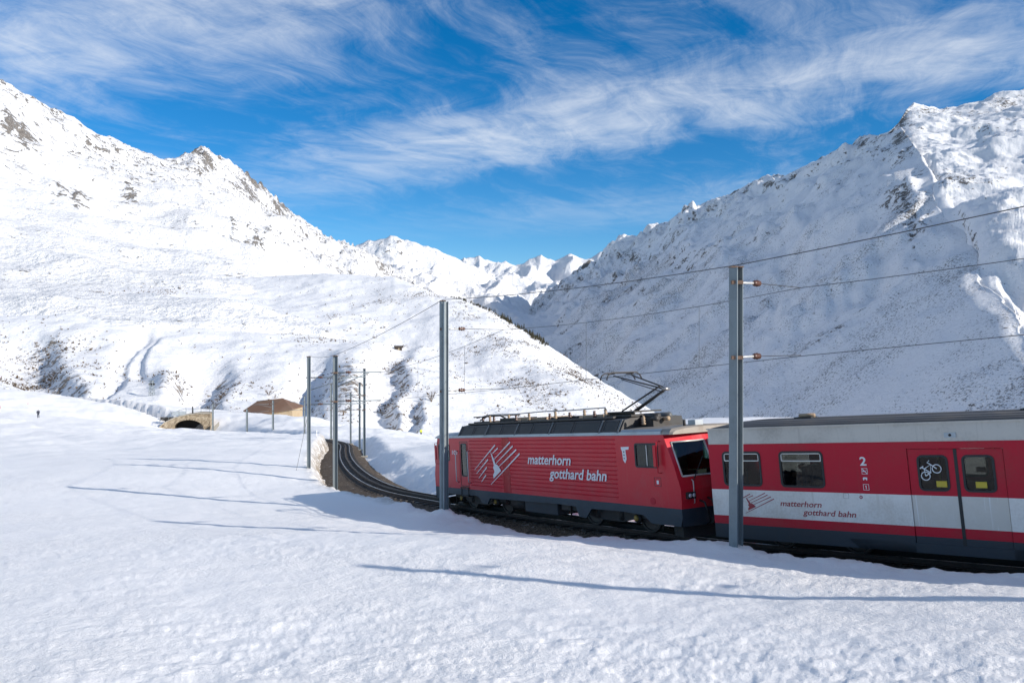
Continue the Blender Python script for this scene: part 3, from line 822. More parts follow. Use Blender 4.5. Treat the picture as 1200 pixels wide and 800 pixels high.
# ------------------------------------------------------------------ scrub and far wood on the hill (beyond counting)
def build_scrub():
    rng = np.random.default_rng(5)
    X, Y, Z, W = HILL['X'], HILL['Y'], HILL['Z'], HILL['W']
    area = (W > .03) & (W < 1.0) & (HILL['PX'] > -120)
    wgt = np.where(area, (HILL['scrub'] ** 1.5 + .6 * HILL['rock'] + .025) * (.1 + sst(fbm(X / 28, Y / 40, 3, 91), -.1, .5)) * Y, 0).ravel()
    n = 12000
    pick = rng.choice(wgt.size, n, p=wgt / wgt.sum())
    V = []; Fc = []
    xf, yf, zf = X.ravel(), Y.ravel(), Z.ravel()
    for i in pick:
        b = Vector((xf[i] + rng.normal() * 1.2, yf[i] + rng.normal() * 1.5, zf[i] - .25))
        s = rng.uniform(.35, 1.0) * (1 + .6 * (rng.random() < .12))
        for t in range(rng.integers(5, 9)):
            a = rng.uniform(0, 2 * math.pi); e = rng.uniform(.25, 1.2)
            d = Vector((math.cos(a) * math.cos(e), math.sin(a) * math.cos(e), math.sin(e))) * s * rng.uniform(.6, 1.25)
            sd = Vector((-math.sin(a), math.cos(a), 0)) * s * .13
            k = len(V)
            V += [b - sd, b + sd, b + d * .6 + sd * 1.3, b + d, b + d * .6 - sd * 1.3]
            Fc.append((k, k + 1, k + 2, k + 3, k + 4))
    me = bpy.data.meshes.new('scrub'); me.from_pydata([tuple(v) for v in V], [], Fc); me.materials.append(M['twig'])
    o = bpy.data.objects.new('scrub', me); C.objects.link(o)
    tag(o, 'sparse brown alpine scrub poking through the snow on the hillside', 'scrub', kind='stuff')
    # dwarf conifers along the crest of the spur
    V = []; Fc = []
    cr = np.argmin(np.abs(W[:, 0] - .985))
    cand = [j for j in range(X.shape[1]) if 528 < HILL['PX'][cr, j] < 640]
    for n_ in range(240):
        j = cand[int(rng.integers(len(cand)))]; i = cr - int(abs(rng.normal()) * 3)
        b = Vector((X[i, j] + rng.normal() * 2, Y[i, j] + rng.normal() * 3, Z[i, j] - .4)); h = rng.uniform(1.6, 4.2) * (1.15 if HILL['PX'][cr, j] > 585 else .75)
        for lv in range(4):
            z0 = b.z + h * (.05 + lv * .22); r0 = h * .30 * (1 - lv * .22) * rng.uniform(.7, 1.2); k = len(V)
            for q in range(6):
                a = q * math.pi / 3 + rng.uniform(-.3, .3); rr = r0 * rng.uniform(.65, 1.2)
                V.append(Vector((b.x + math.cos(a) * rr, b.y + math.sin(a) * rr, z0 + rng.uniform(-.1, .1) * h)))
            V.append(Vector((b.x, b.y, z0 + h * .36)))
            Fc += [(k + q, k + (q + 1) % 6, k + 6) for q in range(6)]
    me = bpy.data.meshes.new('dwarf_conifers'); me.from_pydata([tuple(v) for v in V], [], Fc); me.materials.append(M['needle'])
    o = bpy.data.objects.new('dwarf_conifers', me); C.objects.link(o)
    tag(o, 'dark belt of dwarf conifers along the crest of the snowy spur', 'wood', kind='stuff')


build_scrub()


def bare_shrub(px, py, h, label, seed):
    rng = random.Random(seed); b = hill_pt(px, py)
    o = thing('bare_shrub', label, 'shrub', b - Vector((0, 0, .3)), group='bare shrubs on the hillside')
    tr = MB(); tw = MB()
    for k in range(6):
        a = rng.uniform(0, 6.28); l = h * rng.uniform(.7, 1.1); e = rng.uniform(.5, 1.25)
        d = Vector((math.cos(a) * math.cos(e), math.sin(a) * math.cos(e), math.sin(e)))
        pts = [Vector((0, 0, 0)), d * l * .5 + Vector((0, 0, .08 * l)), d * l]
        tr.tube(pts, [.07 * h / 3, .045 * h / 3, .015 * h / 3], 5)
        for q in range(16):
            s = rng.uniform(.3, 1); p0 = d * l * s
            d2 = (d + Vector((rng.gauss(0, .6), rng.gauss(0, .6), rng.gauss(0.1, .5)))).normalized() * l * rng.uniform(.2, .45)
            tw.tube([p0, p0 + d2], [.03 * h / 3, .012 * h / 3], 3)
    tr.build('trunk', M['twig'], o); tw.build('crown', M['twig'], o)
    return o


bare_shrub(506, 470, 5.0, 'largest bare shrub, alone on the white slope above the red locomotive', 1)
bare_shrub(316, 463, 3.8, 'bare bush on the slope just above the brown barn roof', 2)
bare_shrub(322, 466, 2.2, 'low bare bush at the foot of the larger bush above the barn', 3)
bare_shrub(258, 468, 2.6, 'small bare bush beside the shaded rocky gully above the bridge', 4)
bare_shrub(440, 396, 3.0, 'small bare bush above the rocky gully near the dark hut', 5)


# ------------------------------------------------------------------ track
def build_track():
    # ballast bed
    rows = []
    idx = np.arange(0, len(TPATH), 1)
    for i in idx:
        s = TS[i]; L = bed_left(s)
        rows.append([(-L - .75, -.62), (-L - .2, -.42), (-1.35, -.23), (-.9, -.17), (-.5, -.14), (0, -.13), (.5, -.14), (.9, -.17), (1.35, -.24), (1.85, -.45), (2.5, -.75)])
    A = np.array(rows)
    lat = A[:, :, 0]; dz = A[:, :, 1]
    X = TPATH[:, 0:1] + TNx[:, None] * lat; Y = TPATH[:, 1:2] + TNy[:, None] * lat
    Z = TPATH[:, 2:3] + dz + .035 * fbm(X * 2.2, Y * 2.2, 3, 66)
    grid_mesh('ballast_bed', X, Y, Z, M['ballast'])
    t = thing('railway_track', 'curving narrow gauge railway track with central rack through the snow', 'railway track')
    def sweep(off, prof, name, mat, s0, s1, step=1.0):
        mb = MB(); rings = []
        for s in np.arange(s0, s1, step):
            p, tt = track_at(s); n = np.array([tt[1], -tt[0]])
            rings.append([(p[0] + n[0] * (off + a), p[1] + n[1] * (off + a), p[2] + b) for a, b in prof])
        mb.loft(rings)
        if isinstance(mat, list):
            n = len(prof)
            for i, f in enumerate(mb.f):
                if len(f) == 4 and {v % n for v in f} == {6, 7}: mb.m[i] = 1
        return mb.build(name, mat, t)
    rp = [(-.06, -.125), (.06, -.125), (.06, -.11), (.012, -.095), (.012, -.04), (.034, -.032), (.034, 0), (-.034, 0), (-.034, -.032), (-.012, -.04), (-.012, -.095), (-.06, -.11)]
    for off in (-.535, .535):
        sweep(off, rp, 'rail', [M['rail_side'], M['rail']], 2, TL - 2)
    sweep(0, [(-.05, -.12), (.05, -.12), (.05, .0), (.03, .045), (-.03, .045), (-.05, .0)], 'rack_rail', M['under'], 2, 170)
    sm = None
    for k in range(285):
        s = 8 + k * .68
        if s > TL - 2: break
        p, tt = track_at(s)
        if sm is None:
            o = MB().box(-.11, .11, -.93, .93, -.24, -.127).build('sleeper', M['under'], t); sm = o.data
        else:
            o = bpy.data.objects.new('sleeper', sm); C.objects.link(o); o.parent = t
        o.location = p; o.rotation_euler = (0, -math.atan2(tt[2], 1), math.atan2(tt[1], tt[0]))


build_track()


# ------------------------------------------------------------------ people (distant walkers and passengers)
def skin_body(name, pts, edges, rad, mats, parent, root=0, sub=1):
    me = bpy.data.meshes.new(name); me.from_pydata(pts, edges, [])
    o = bpy.data.objects.new(name, me); C.objects.link(o); o.parent = parent
    md = o.modifiers.new('skin', 'SKIN'); md.use_smooth_shade = True
    for i, r in enumerate(rad):
        sv = me.skin_vertices[0].data[i]; sv.radius = (r, r) if isinstance(r, (int, float)) else r; sv.use_root = (i == root)
    ms = o.modifiers.new('sub', 'SUBSURF'); ms.levels = sub; ms.render_levels = sub
    me.materials.append(mats)
    return o


def person(label, loc, rz, coat, legs, seated=False, stride=.12, arm=0.0):
    o = thing('person', label, 'person', loc, rz)
    if not seated:
        P = [(0, 0, .95), (0, 0, 1.18), (0, .01, 1.40), (0, 0, 1.50), (.20, 0, 1.40), (.27, .05, 1.12), (.25, .16, .92), (-.20, 0, 1.40), (-.27, -.03, 1.12), (-.25, .08 + arm, .92 + arm),
             (.10, 0, .88), (.11, stride, .50), (.11, stride * .6, .10), (.11, stride * .6 + .16, .04), (-.10, 0, .88), (-.11, -stride * .4, .50), (-.11, -stride, .10), (-.11, -stride + .16, .04)]
    else:
        P = [(0, 0, .50), (0, -.06, .75), (0, -.08, .98), (0, -.05, 1.08), (.20, -.07, .98), (.25, .02, .74), (.18, .24, .68), (-.20, -.07, .98), (-.25, .02, .74), (-.18, .24, .68),
             (.10, .05, .50), (.11, .44, .52), (.11, .46, .12), (.11, .60, .05), (-.10, .05, .50), (-.11, .44, .52), (-.11, .46, .12), (-.11, .60, .05)]
    E = [(0, 1), (1, 2), (2, 3), (2, 4), (4, 5), (5, 6), (2, 7), (7, 8), (8, 9), (0, 10), (10, 11), (11, 12), (12, 13), (0, 14), (14, 15), (15, 16), (16, 17)]
    rd = [(.17, .13), (.17, .12), (.17, .12), .06, .075, .055, .042, .075, .055, .042, .10, .075, .055, .045, .10, .075, .055, .045]
    skin_body('body', P, E, rd, coat, o)
    hb = 1.52 if not seated else 1.10; hy = .01 if not seated else -.03
    skin_body('head', [(0, hy, hb), (0, hy + .02, hb + .08), (0, hy + .01, hb + .17), (0, hy + .1, hb + .09)], [(0, 1), (1, 2), (1, 3)], [.05, (.085, .095), (.075, .085), .02], M['skin'], o)
    skin_body('hair', [(0, hy - .02, hb + .12), (0, hy - .01, hb + .20)], [(0, 1)], [.088, .075], M['navy'], o)
    if legs is not None:
        i = [0, 10, 11, 12, 13, 14, 15, 16, 17]; q = {a: b for b, a in enumerate(i)}
        skin_body('trousers', [P[a] for a in i], [(q[a], q[b]) for a, b in E if a in q and b in q], [(.165, .135)] + [.108, .083, .066, .055] * 2, legs, o)
    return o


for px, py, Y, lab, coat in ((493.5, 511.5, 178, 'person in a yellow jacket and dark trousers standing on the snow beyond the track', M['hivis']), (45, 486, 165, 'person in dark clothes walking on the snowfield far from the railway', M['navy'])):
    p = at(px, py, Y); p.z = gz(p.x, p.y) - .03
    person(lab, p, R(25), coat, M['navy'])


# ------------------------------------------------------------------ locomotive
def vehicle(name, label, cat, O, e, g):
    ex = Vector((e[0], e[1], g)).normalized(); ey = Vector((-e[1], e[0], 0)).normalized()
    if ey.y < 0: ey = -ey
    ez = ex.cross(ey)
    o = thing(name, label, cat)
    o.matrix_world = Matrix(((ex.x, ey.x, ez.x, O[0]), (ex.y, ey.y, ez.y, O[1]), (ex.z, ey.z, ez.z, O[2]), (0, 0, 0, 1)))
    return o


def text_part(name, body, x0, x1, zbase, height, y, mat, parent, shear=.22, bold=.012, far=False):
    cu = bpy.data.curves.new(name, 'FONT'); cu.body = body; cu.size = 1.0; cu.shear = shear; cu.offset = bold; cu.extrude = .004; cu.resolution_u = 3
    ob = bpy.data.objects.new(name, cu); C.objects.link(ob)
    dg = bpy.context.evaluated_depsgraph_get()
    me = bpy.data.meshes.new_from_object(ob.evaluated_get(dg)); bpy.data.objects.remove(ob)
    co = np.zeros(len(me.vertices) * 3); me.vertices.foreach_get('co', co); co = co.reshape(-1, 3)
    mn = co[:, 0].min(); sx = (x1 - x0) / (co[:, 0].max() - mn); sz = height / .73
    new = np.stack([x0 + (co[:, 0] - mn) * sx, y - np.sign(-y) * 0 + co[:, 2] * -1.0, zbase + co[:, 1] * sz], 1)
    me.vertices.foreach_set('co', new.ravel().copy()); me.materials.clear(); me.materials.append(mat); me.update()
    o = bpy.data.objects.new(name, me); C.objects.link(o); o.parent = parent
    return o


LOGO_L = [((345, 383), (490, 243)), ((357, 405), (440, 322)), ((470, 290), (507, 260)), ((370, 430), (428, 367)), ((387, 450), (420, 410)),
          ((475, 325), (585, 228)), ((490, 343), (600, 248)), ((505, 362), (620, 267)), ((450, 460), (638, 288))]
LOGO_P = [(458, 280), (468, 296), (480, 325), (486, 345), (500, 352), (512, 368), (520, 382), (470, 426), (468, 408), (478, 386), (470, 368), (476, 352), (470, 330)]


def logo(parent, mat, x0, x1, z0, z1, y, w, group_name='emblem'):
    """slanted lines round a mountain peak; box 345..638 x 228..460 mapped to x0..x1, z1..z0 (lean of the rake removed)"""
    def q(p): return x0 + (p[0] - 345) / 293 * (x1 - x0) + (p[1] - 344) / 232 * -.0 , z1 - (p[1] - 228) / 232 * (z1 - z0)
    for a, b in LOGO_L:
        (ax, az), (bx, bz) = q(a), q(b); d = Vector((bx - ax, bz - az)).normalized(); n = Vector((-d.y, d.x)) * w
        MB().prism_y([(ax, az), (bx - n.x, bz - n.y), (bx + n.x, bz + n.y)] if False else [(ax - n.x * .4, az - n.y * .4), (bx - n.x, bz - n.y), (bx + n.x, bz + n.y), (ax + n.x * .4, az + n.y * .4)], y - .004, y).build('emblem_stroke', mat, parent)
    MB().prism_y([q(p) for p in LOGO_P], y - .0045, y).build('emblem_peak', mat, parent)


def wheelset(parent, x, r, mats, wide=.53, side=(-1, 1)):
    for sgn in side:
        mb = MB(); y = sgn * wide; n = 28
        prof = [(r * .98 + .025, y - sgn * .04), (r + .022, y - sgn * .02), (r, y), (r * .985, y + sgn * .07), (r * .86, y + sgn * .075), (r * .80, y + sgn * .045), (r * .35, y + sgn * .05), (r * .28, y + sgn * .09), (.02, y + sgn * .09)]
        rings = [[(x + a * math.cos(2 * math.pi * k / n), b, r + a * math.sin(2 * math.pi * k / n)) for k in range(n)] for a, b in prof]
        mb.loft(rings, smooth=False)
        w = mb.build('wheel', mats, parent)
    return


def window_unit(parent, name, x0, x1, z0, z1, ys, sgn, frame_mat, glass_mat, r=.11, w=.05, hopper=None, th=.05):
    """framed pane in a side wall at y = ys ; sgn -1 near side, +1 far side"""
    ya, yb = (ys - .012, ys + th) if sgn < 0 else (ys - th, ys + .012)
    f = MB().ring_y(rrect(x0, x1, z0, z1, r), rrect(x0 + w, x1 - w, z0 + w, z1 - w, max(r - w, .03)), ya, yb).build(name, frame_mat, parent)
    yg = ys + .012 if sgn < 0 else ys - .012
    MB().prism_y(rrect(x0 + w * .8, x1 - w * .8, z0 + w * .8, z1 - w * .8, max(r - w, .03)), yg, yg + .006).build('pane', glass_mat, f)
    if hopper:
        yh = ys - .006 if sgn < 0 else ys - .014
        MB().ring_y(rrect(x0 + w, x1 - w, hopper, z1 - w, .03), rrect(x0 + w + .022, x1 - w - .022, hopper + .022, z1 - w - .022, .02), yh, yh + .03).build('hopper_frame', M['alu'], f)
    return f


def front_x(z, sgn):
    """end profile of the locomotive body at its side edge"""
    if sgn > 0: return float(np.interp(z, [.45, .9, 1.38, 2.0, 2.83], [7.22, 7.28, 7.30, 7.10, 6.76]))
    return -float(np.interp(z, [.45, .9, 1.38, 2.0, 2.83], [6.94, 7.0, 7.02, 6.88, 6.66]))


def build_loco():
    o = vehicle('electric_locomotive', 'red electric locomotive with white lettering and raised pantograph on the curve', 'locomotive', (1.766, 27.64, -6.07), (.5358, -.8444), .11)
    H = 1.34; TOP = 2.83; BOT = .88
    holes = [(5.60, 6.48, 1.97, 2.57), (-6.55, -5.66, 1.97, 2.57), (-4.67, -4.25, 1.38, 2.60)]
    xm = lambda x, z: front_x(z, 1) if x > 6.9 else (front_x(z, -1) if x < -6.8 else x)
    for sgn in (-1, 1):
        y0, y1 = (-H, -H + .06) if sgn < 0 else (H - .06, H)
        MB().wall([-7, -1.60, -1.14, 7.3], [BOT, 1.38, 2.0, TOP], holes, y0, y1, None, xm).build('side_wall', M['red'], o)
        for (a, b, c, d) in holes[:2]:
            f = window_unit(o, 'cab_window', a - .04, b + .04, c - .04, d + .04, sgn * H, sgn, M['rubber'], M['glass_loco'], .08, .055)
            mid = a + (b - a) * .52
            MB().box(mid - .012, mid + .012, sgn * H - .008, sgn * H + .008, c, d).build('sash_bar', M['alu'], f)
    # near side furniture
    yn = -H
    d = MB().ring_y(rrect(-4.78, -4.14, .98, 2.70, .05), rrect(-4.755, -4.165, 1.005, 2.675, .04), yn - .006, yn + .01).build('side_door', M['rubber'], o)
    f = MB().ring_y(rrect(-4.70, -4.22, 1.35, 2.63, .08), rrect(-4.655, -4.265, 1.395, 2.585, .05), yn - .01, yn + .03).build('door_window', M['rubber'], d)
    MB().prism_y(rrect(-4.665, -4.255, 1.385, 2.595, .05), yn + .012, yn + .018).build('pane', M['glass_loco'], f)
    for xx in (-4.98, -4.02):
        MB().tube([(xx, yn - .005, 2.34), (xx, yn - .09, 2.30), (xx, yn - .09, 1.16), (xx, yn - .005, 1.12)], .022).build('grab_rail', M['alu'], o)
    st = MB().box(-4.80, -4.15, yn - .05, yn + .1, .90, .95); st.box(-4.75, -4.2, yn - .04, yn + .1, .60, .64)
    st.tube([(-4.75, yn - .02, .9), (-4.75, yn - .02, .6)], .015); st.tube([(-4.2, yn - .02, .9), (-4.2, yn - .02, .6)], .015)
    st.build('door_step', M['under'], o)
    # pressed horizontal ribs in the body side
    nrib = 14
    for k in range(nrib):
        z = 1.06 + k * (2.72 - 1.06) / (nrib - 1)
        for sgn in (-1, 1):
            for (xa, xb) in ((-3.98, -1.60), (-1.14, 4.72)):
                y = sgn * H
                MB().add([(xa, y, z - .028), (xb, y, z - .028), (xb, y + sgn * .016, z), (xa, y + sgn * .016, z), (xb, y, z + .012), (xa, y, z + .012)],
                         [(0, 1, 2, 3), (3, 2, 4, 5), (0, 3, 5), (1, 4, 2)]).build('side_rib', M['red'], o)
    MB().box(-1.60, -1.14, yn - .010, yn - .002, BOT + .01, TOP - .01).build('deep_red_panel', M['red_deep'], o)['label'] = 'deeper red flat panel between the ribbed panels'  # flat upright strip in a deeper red than the ribbed sides
    yl = yn - .020
    logo(o, M['lettering'], -3.62, -.42, 1.13, 2.66, yl, .028)
    text_part('lettering', 'matterhorn', .06, 2.52, 1.93, .33, yl, M['lettering'], o, .24, .016)
    text_part('lettering', 'gotthard bahn', 1.30, 4.26, 1.50, .33, yl, M['lettering'], o, .24, .016)
    text_part('running_number', '101', -5.42, -4.98, 2.19, .17, yn - .002, M['lettering'], o, .1, .01)
    # canton crest: banner with dots
    cr = MB().prism_y([(4.98, 2.50), (5.33, 2.51), (5.31, 2.43), (5.17, 2.42), (5.20, 2.16), (5.13, 2.04), (5.05, 2.12), (5.02, 2.38), (4.98, 2.44)], yn - .006, yn - .001).build('crest', M['lettering'], o)
    for zz in (2.36, 2.27, 2.18):
        MB().prism_y([(5.10 + .025 * math.cos(a * math.pi / 4), zz + .025 * math.sin(a * math.pi / 4)) for a in range(8)], yn - .009, yn - .005).build('crest_star', M['loco_blue'], cr)
    MB().prism_y([(6.18 + .10 * math.cos(a * math.pi / 8), 1.03 + .10 * math.sin(a * math.pi / 8)) for a in range(16)], yn - .010, yn - .001).build('jacking_point_cover', M['coach_red'], o)
    MB().ring_y(rrect(6.30, 6.56, 1.44, 1.68, .01), rrect(6.31, 6.55, 1.45, 1.67, .008), yn - .004, yn + .004).build('socket_flap', M['rubber'], o)
    MB().prism_y([(6.39, 1.50), (6.47, 1.50), (6.47, 1.60), (6.39, 1.60)], yn - .006, yn - .001).build('small_notice', M['lettering'], o)
    m = MB(); m.tube([(6.60, yn, 2.66), (6.62, yn - .14, 2.64), (6.62, yn - .14, 1.82), (6.60, yn, 1.80)], .014); m.box(6.50, 6.60, yn - .17, yn - .12, 1.98, 2.56); m.build('mirror', M['red'], o)
    m = MB(); m.tube([(-6.62, yn, 2.66), (-6.64, yn - .14, 2.64), (-6.64, yn - .14, 1.82), (-6.62, yn, 1.80)], .014); m.box(-6.62, -6.52, yn - .17, yn - .12, 1.98, 2.56); m.build('mirror', M['red'], o)
    # frame band
    for sgn in (-1, 1):
        y0, y1 = (-H + .004, -H + .06) if sgn < 0 else (H - .06, H - .004)
        prof = [(-6.98, .88), (-7.0, .66), (-6.9, .42), (-6.25, .42), (-6.1, .62), (-3.6, .66), (-3.35, .56), (-3.25, .40), (-2.85, .40), (-2.65, .62), (1.7, .68), (2.6, .66), (2.75, .36), (3.1, .34), (3.4, .64), (4.9, .66), (5.75, .62), (6.05, .42), (7.2, .42), (7.28, .66), (7.28, .88)]
        MB().prism_y(prof, y0, y1).build('frame_band', M['loco_blue'], o)
    MB().box(-6.9, 7.1, -1.25, 1.25, .80, .9).build('floor', M['under'], o)
    for x in (-4.95, 4.9):
        MB().box(x - .03, x + .03, -1.27, 1.27, .9, 2.85).build('cab_bulkhead', M['interior'], o)
    for x in (-6.3, 6.1):
        MB().box(x - .22, x + .22, -1.0, 1.0, .9, 1.75).build('driver_desk', M['under'], o)
    # ends
    for sgn in (-1, 1):
        ex = lambda z: front_x(z, sgn)
        def P(yy, z):   # slightly pointed nose in plan
            return (ex(z) + sgn * .20 * (1 - abs(yy) / H) * (1 - .25 * (z - .9) / 2) , yy, z)
        zs = [.88, 1.38, 1.72, 2.0, 2.62, 2.83]; ys = [-H + .002, -1.18, -.08, .08, 1.18, H - .002]
        fm = MB()
        for i in range(5):
            for k in range(5):
                if k in (2, 3) and i in (1, 3): continue
                fm.add([P(ys[i], zs[k]), P(ys[i + 1], zs[k]), P(ys[i + 1], zs[k + 1]), P(ys[i], zs[k + 1])], [(0, 1, 2, 3)])
        e = fm.build('front_end', M['red'], o)
        for (ya, yb) in ((-1.18, -.08), (.08, 1.18)):
            fr = MB(); cs = [(ya, 1.72), (yb, 1.72), (yb, 2.62), (ya, 2.62)]
            for q in range(4):
                a = P(*cs[q]); b = P(*cs[(q + 1) % 4]); off = sgn * .012
                fr.tube([(a[0] + off, a[1], a[2]), (b[0] + off, b[1], b[2])], .026, 6)
            w = fr.build('windscreen', M['alu'], e)
            MB().add([P(*c) for c in cs], [(0, 1, 2, 3)]).build('pane', M['glass_loco'], w)
            yc = (ya + yb) / 2; a = P(yc - .25, 1.62); b = P(yc + .28, 2.2)
            MB().tube([(a[0] + sgn * .05, a[1], a[2]), (b[0] + sgn * .05, b[1], b[2])], .013).build('wiper', M['rubber'], e)
        bd = MB(); nl = [P(y, .88) for y in ys]; lo = [(p[0], p[1], .42) for p in nl]
        for i in range(5): bd.add([nl[i], nl[i + 1], lo[i + 1], lo[i]], [(0, 1, 2, 3)])
        bd.build('front_band', M['loco_blue'], o)
        for yy in (-1.05, 1.05):
            a = P(yy, 1.22); x = a[0]
            hl = MB().box(min(x - .05, x + sgn * .06), max(x - .05, x + sgn * .06), yy - .15, yy + .15, 1.13, 1.31).build('headlight', M['rubber'], o, .015)
            for q in (-.07, .07):
                xa = x + sgn * .06; MB().tube([(xa, yy + q, 1.22), (xa + sgn * .012, yy + q, 1.22)], .055, 10).build('lens', M['light_glass'], hl)
        x = ex(1.9)
        # snow plough, coupler, hoses
        pl = MB(); xb = ex(.5)
        pl.add([(xb - sgn * .25, -1.05, .40), (xb + sgn * .22, 0, .40), (xb - sgn * .25, 1.05, .40), (xb - sgn * .20, -1.1, .10), (xb + sgn * .30, 0, .10), (xb - sgn * .20, 1.1, .10), (xb - sgn * .6, -1.05, .4), (xb - sgn * .6, 1.05, .4), (xb - sgn * .6, -1.05, .12), (xb - sgn * .6, 1.05, .12)],
               [(0, 1, 4, 3), (1, 2, 5, 4), (0, 3, 8, 6), (2, 7, 9, 5), (0, 6, 7, 2, 1)])
        pl.build('snow_plough', M['under'], o)
        cp = MB().tube([(xb - sgn * .1, 0, .72), (xb + sgn * .42, 0, .72)], .07, 8); cp.tube([(xb + sgn * .42, 0, .72), (xb + sgn * .48, 0, .72)], .19, 12)
        cp.build('coupler', M['steel'], o)
        for k, yy in enumerate((-.75, -.5, .4, .62)):
            z = 1.06 + .05 * (k % 2); x0 = P(yy, .95)[0]
            MB().tube([(x0, yy, z), (x0 + sgn * .16, yy, z - .04), (x0 + sgn * .24, yy * .95, z - .3), (x0 + sgn * .22, yy * .85, .52), (x0 + sgn * .06, yy * .8, .44)], .028, 6).build('hose', M['rubber'], o)
        for yy in (-.95, .95):
            xa = P(yy, 1.5)[0]; MB().tube([(xa, yy, 1.62), (xa + sgn * .06, yy, 1.58), (xa + sgn * .06, yy, 1.02), (xa, yy, .98)], .016).build('grab_rail', M['alu'], o)
        xa = P(0, 1.52)[0]; MB().box(min(xa, xa + sgn * .05), max(xa, xa + sgn * .05), -.12, .12, 1.49, 1.54).build('door_handle', M['alu'], o)
    # roof
    def sect(x, pts, dx=0): return [(x, y, z) for y, z in pts]
    rf = [(-1.36, 2.832), (-1.34, 2.90), (-1.12, 3.27), (-.9, 3.31), (0, 3.34), (.9, 3.31), (1.12, 3.27), (1.34, 2.90), (1.36, 2.832)]
    lowr = [(-1.36, 2.832), (-1.34, 2.90), (-1.26, 2.985), (-.85, 3.025), (0, 3.04), (.85, 3.025), (1.26, 2.985), (1.34, 2.90), (1.36, 2.832)]
    cab = [(-1.30, 2.832), (-1.27, 2.88), (-1.18, 2.93), (-.8, 2.98), (0, 3.0), (.8, 2.98), (1.18, 2.93), (1.27, 2.88), (1.30, 2.832)]
    MB().loft([sect(-4.85, rf), sect(4.98, rf)]).build('machine_roof', M['louvre'], o)
    MB().loft([sect(-6.95, cab), sect(-6.55, lowr), sect(-5.05, lowr), sect(-4.86, lowr)]).build('cab_roof', M['gutter'], o)
    MB().loft([sect(4.985, lowr), sect(6.5, lowr), sect(7.03, lowr), sect(7.10, cab)]).build('cab_roof', M['loco_roof'], o)
    for sgn in (-1, 1):
        MB().add([(-6.6, sgn * 1.362, 2.835), (6.7, sgn * 1.362, 2.835), (6.7, sgn * 1.350, 2.925), (-6.6, sgn * 1.350, 2.925)], [(0, 1, 2, 3)]).build('gutter_strip', M['gutter'], o)
        MB().add([(5.0, sgn * 1.345, 2.93), (6.72, sgn * 1.345, 2.93), (6.70, sgn * 1.280, 2.986), (5.0, sgn * 1.280, 2.986)], [(0, 1, 2, 3)]).build('roof_flank', M['gutter'], o)
    # louvre panels on the raked roof flank: dark mesh bays in frames
    edges = [-4.72, -3.78, -2.85, -2.70, -1.75, -.80, -.66, .22, 1.28, 1.48, 2.55, 3.95, 4.12, 4.72]
    bays = [(-4.72, -3.80), (-3.74, -2.84), (-2.66, -1.76), (-1.70, -.78), (-.62, .24), (.30, 1.28), (1.52, 2.56), (2.62, 3.92), (4.12, 4.78)]
    for sgn in (-1, 1):
        def Q(x, t, off): return (x, sgn * (1.34 - .22 * t + off * .86), 2.90 + .37 * t + off * .51)
        for (a, b) in bays:
            fr = MB()
            for (t0, t1, xa, xb) in ((.06, .14, a, b), (.88, .96, a, b), (.06, .96, a, a + .05), (.06, .96, b - .05, b)):
                fr.add([Q(xa, t0, .012), Q(xb, t0, .012), Q(xb, t1, .012), Q(xa, t1, .012), Q(xa, t0, -.01), Q(xb, t0, -.01), Q(xb, t1, -.01), Q(xa, t1, -.01)], [(0, 1, 2, 3), (0, 4, 5, 1), (1, 5, 6, 2), (2, 6, 7, 3), (3, 7, 4, 0)])
            bay = fr.build('louvre_panel', M['louvre'], o)
            sl_ = MB()
            for k in range(9):
                t = .17 + k * .08
                sl_.add([Q(a + .05, t, .004), Q(b - .05, t, .004), Q(b - .05, t + .045, -.006 + .012), Q(a + .05, t + .045, .006)], [(0, 1, 2, 3)])
                sl_.add([Q(a + .05, t, .004), Q(b - .05, t, .004), Q(b - .05, t - .012, .002), Q(a + .05, t - .012, .002)], [(0, 3, 2, 1)])
            sl_.build('louvre_grille', M['rubber'], bay)
        for x in (-2.75, -.70, 1.40, 4.02, 4.88, -4.8):
            fr = MB().add([Q(x - .04, 0, .03), Q(x + .04, 0, .03), Q(x + .04, 1, .03), Q(x - .04, 1, .03), Q(x - .04, 0, 0), Q(x + .04, 0, 0), Q(x + .04, 1, 0), Q(x - .04, 1, 0)], [(0, 1, 2, 3), (0, 4, 5, 1), (1, 5, 6, 2), (2, 6, 7, 3), (3, 7, 4, 0)])
            fr.build('roof_rib', M['roof_frame'], o)
    # roof equipment
    rng = random.Random(4)
    for (xa, xb, ya, yb, za, zb, mt) in ((-4.6, 4.3, -1.0, -.86, 3.31, 3.38, 'louvre'), (-4.5, -3.3, -.8, .3, 3.33, 3.42, 'under'), (-2.6, -1.5, -.75, .2, 3.33, 3.50, 'under'), (-1.2, .3, -.72, .5, 3.33, 3.47, 'tan'), (.7, 2.2, -.75, .4, 3.33, 3.45, 'under'), (2.6, 3.6, -.8, .5, 3.33, 3.46, 'tan'), (3.9, 4.9, -.8, .8, 3.33, 3.41, 'under'), (5.0, 5.55, -.55, .6, 3.02, 3.30, 'under')):
        MB().box(xa, xb, ya, yb, za, zb).build('roof_equipment_case', M[mt], o, .015)
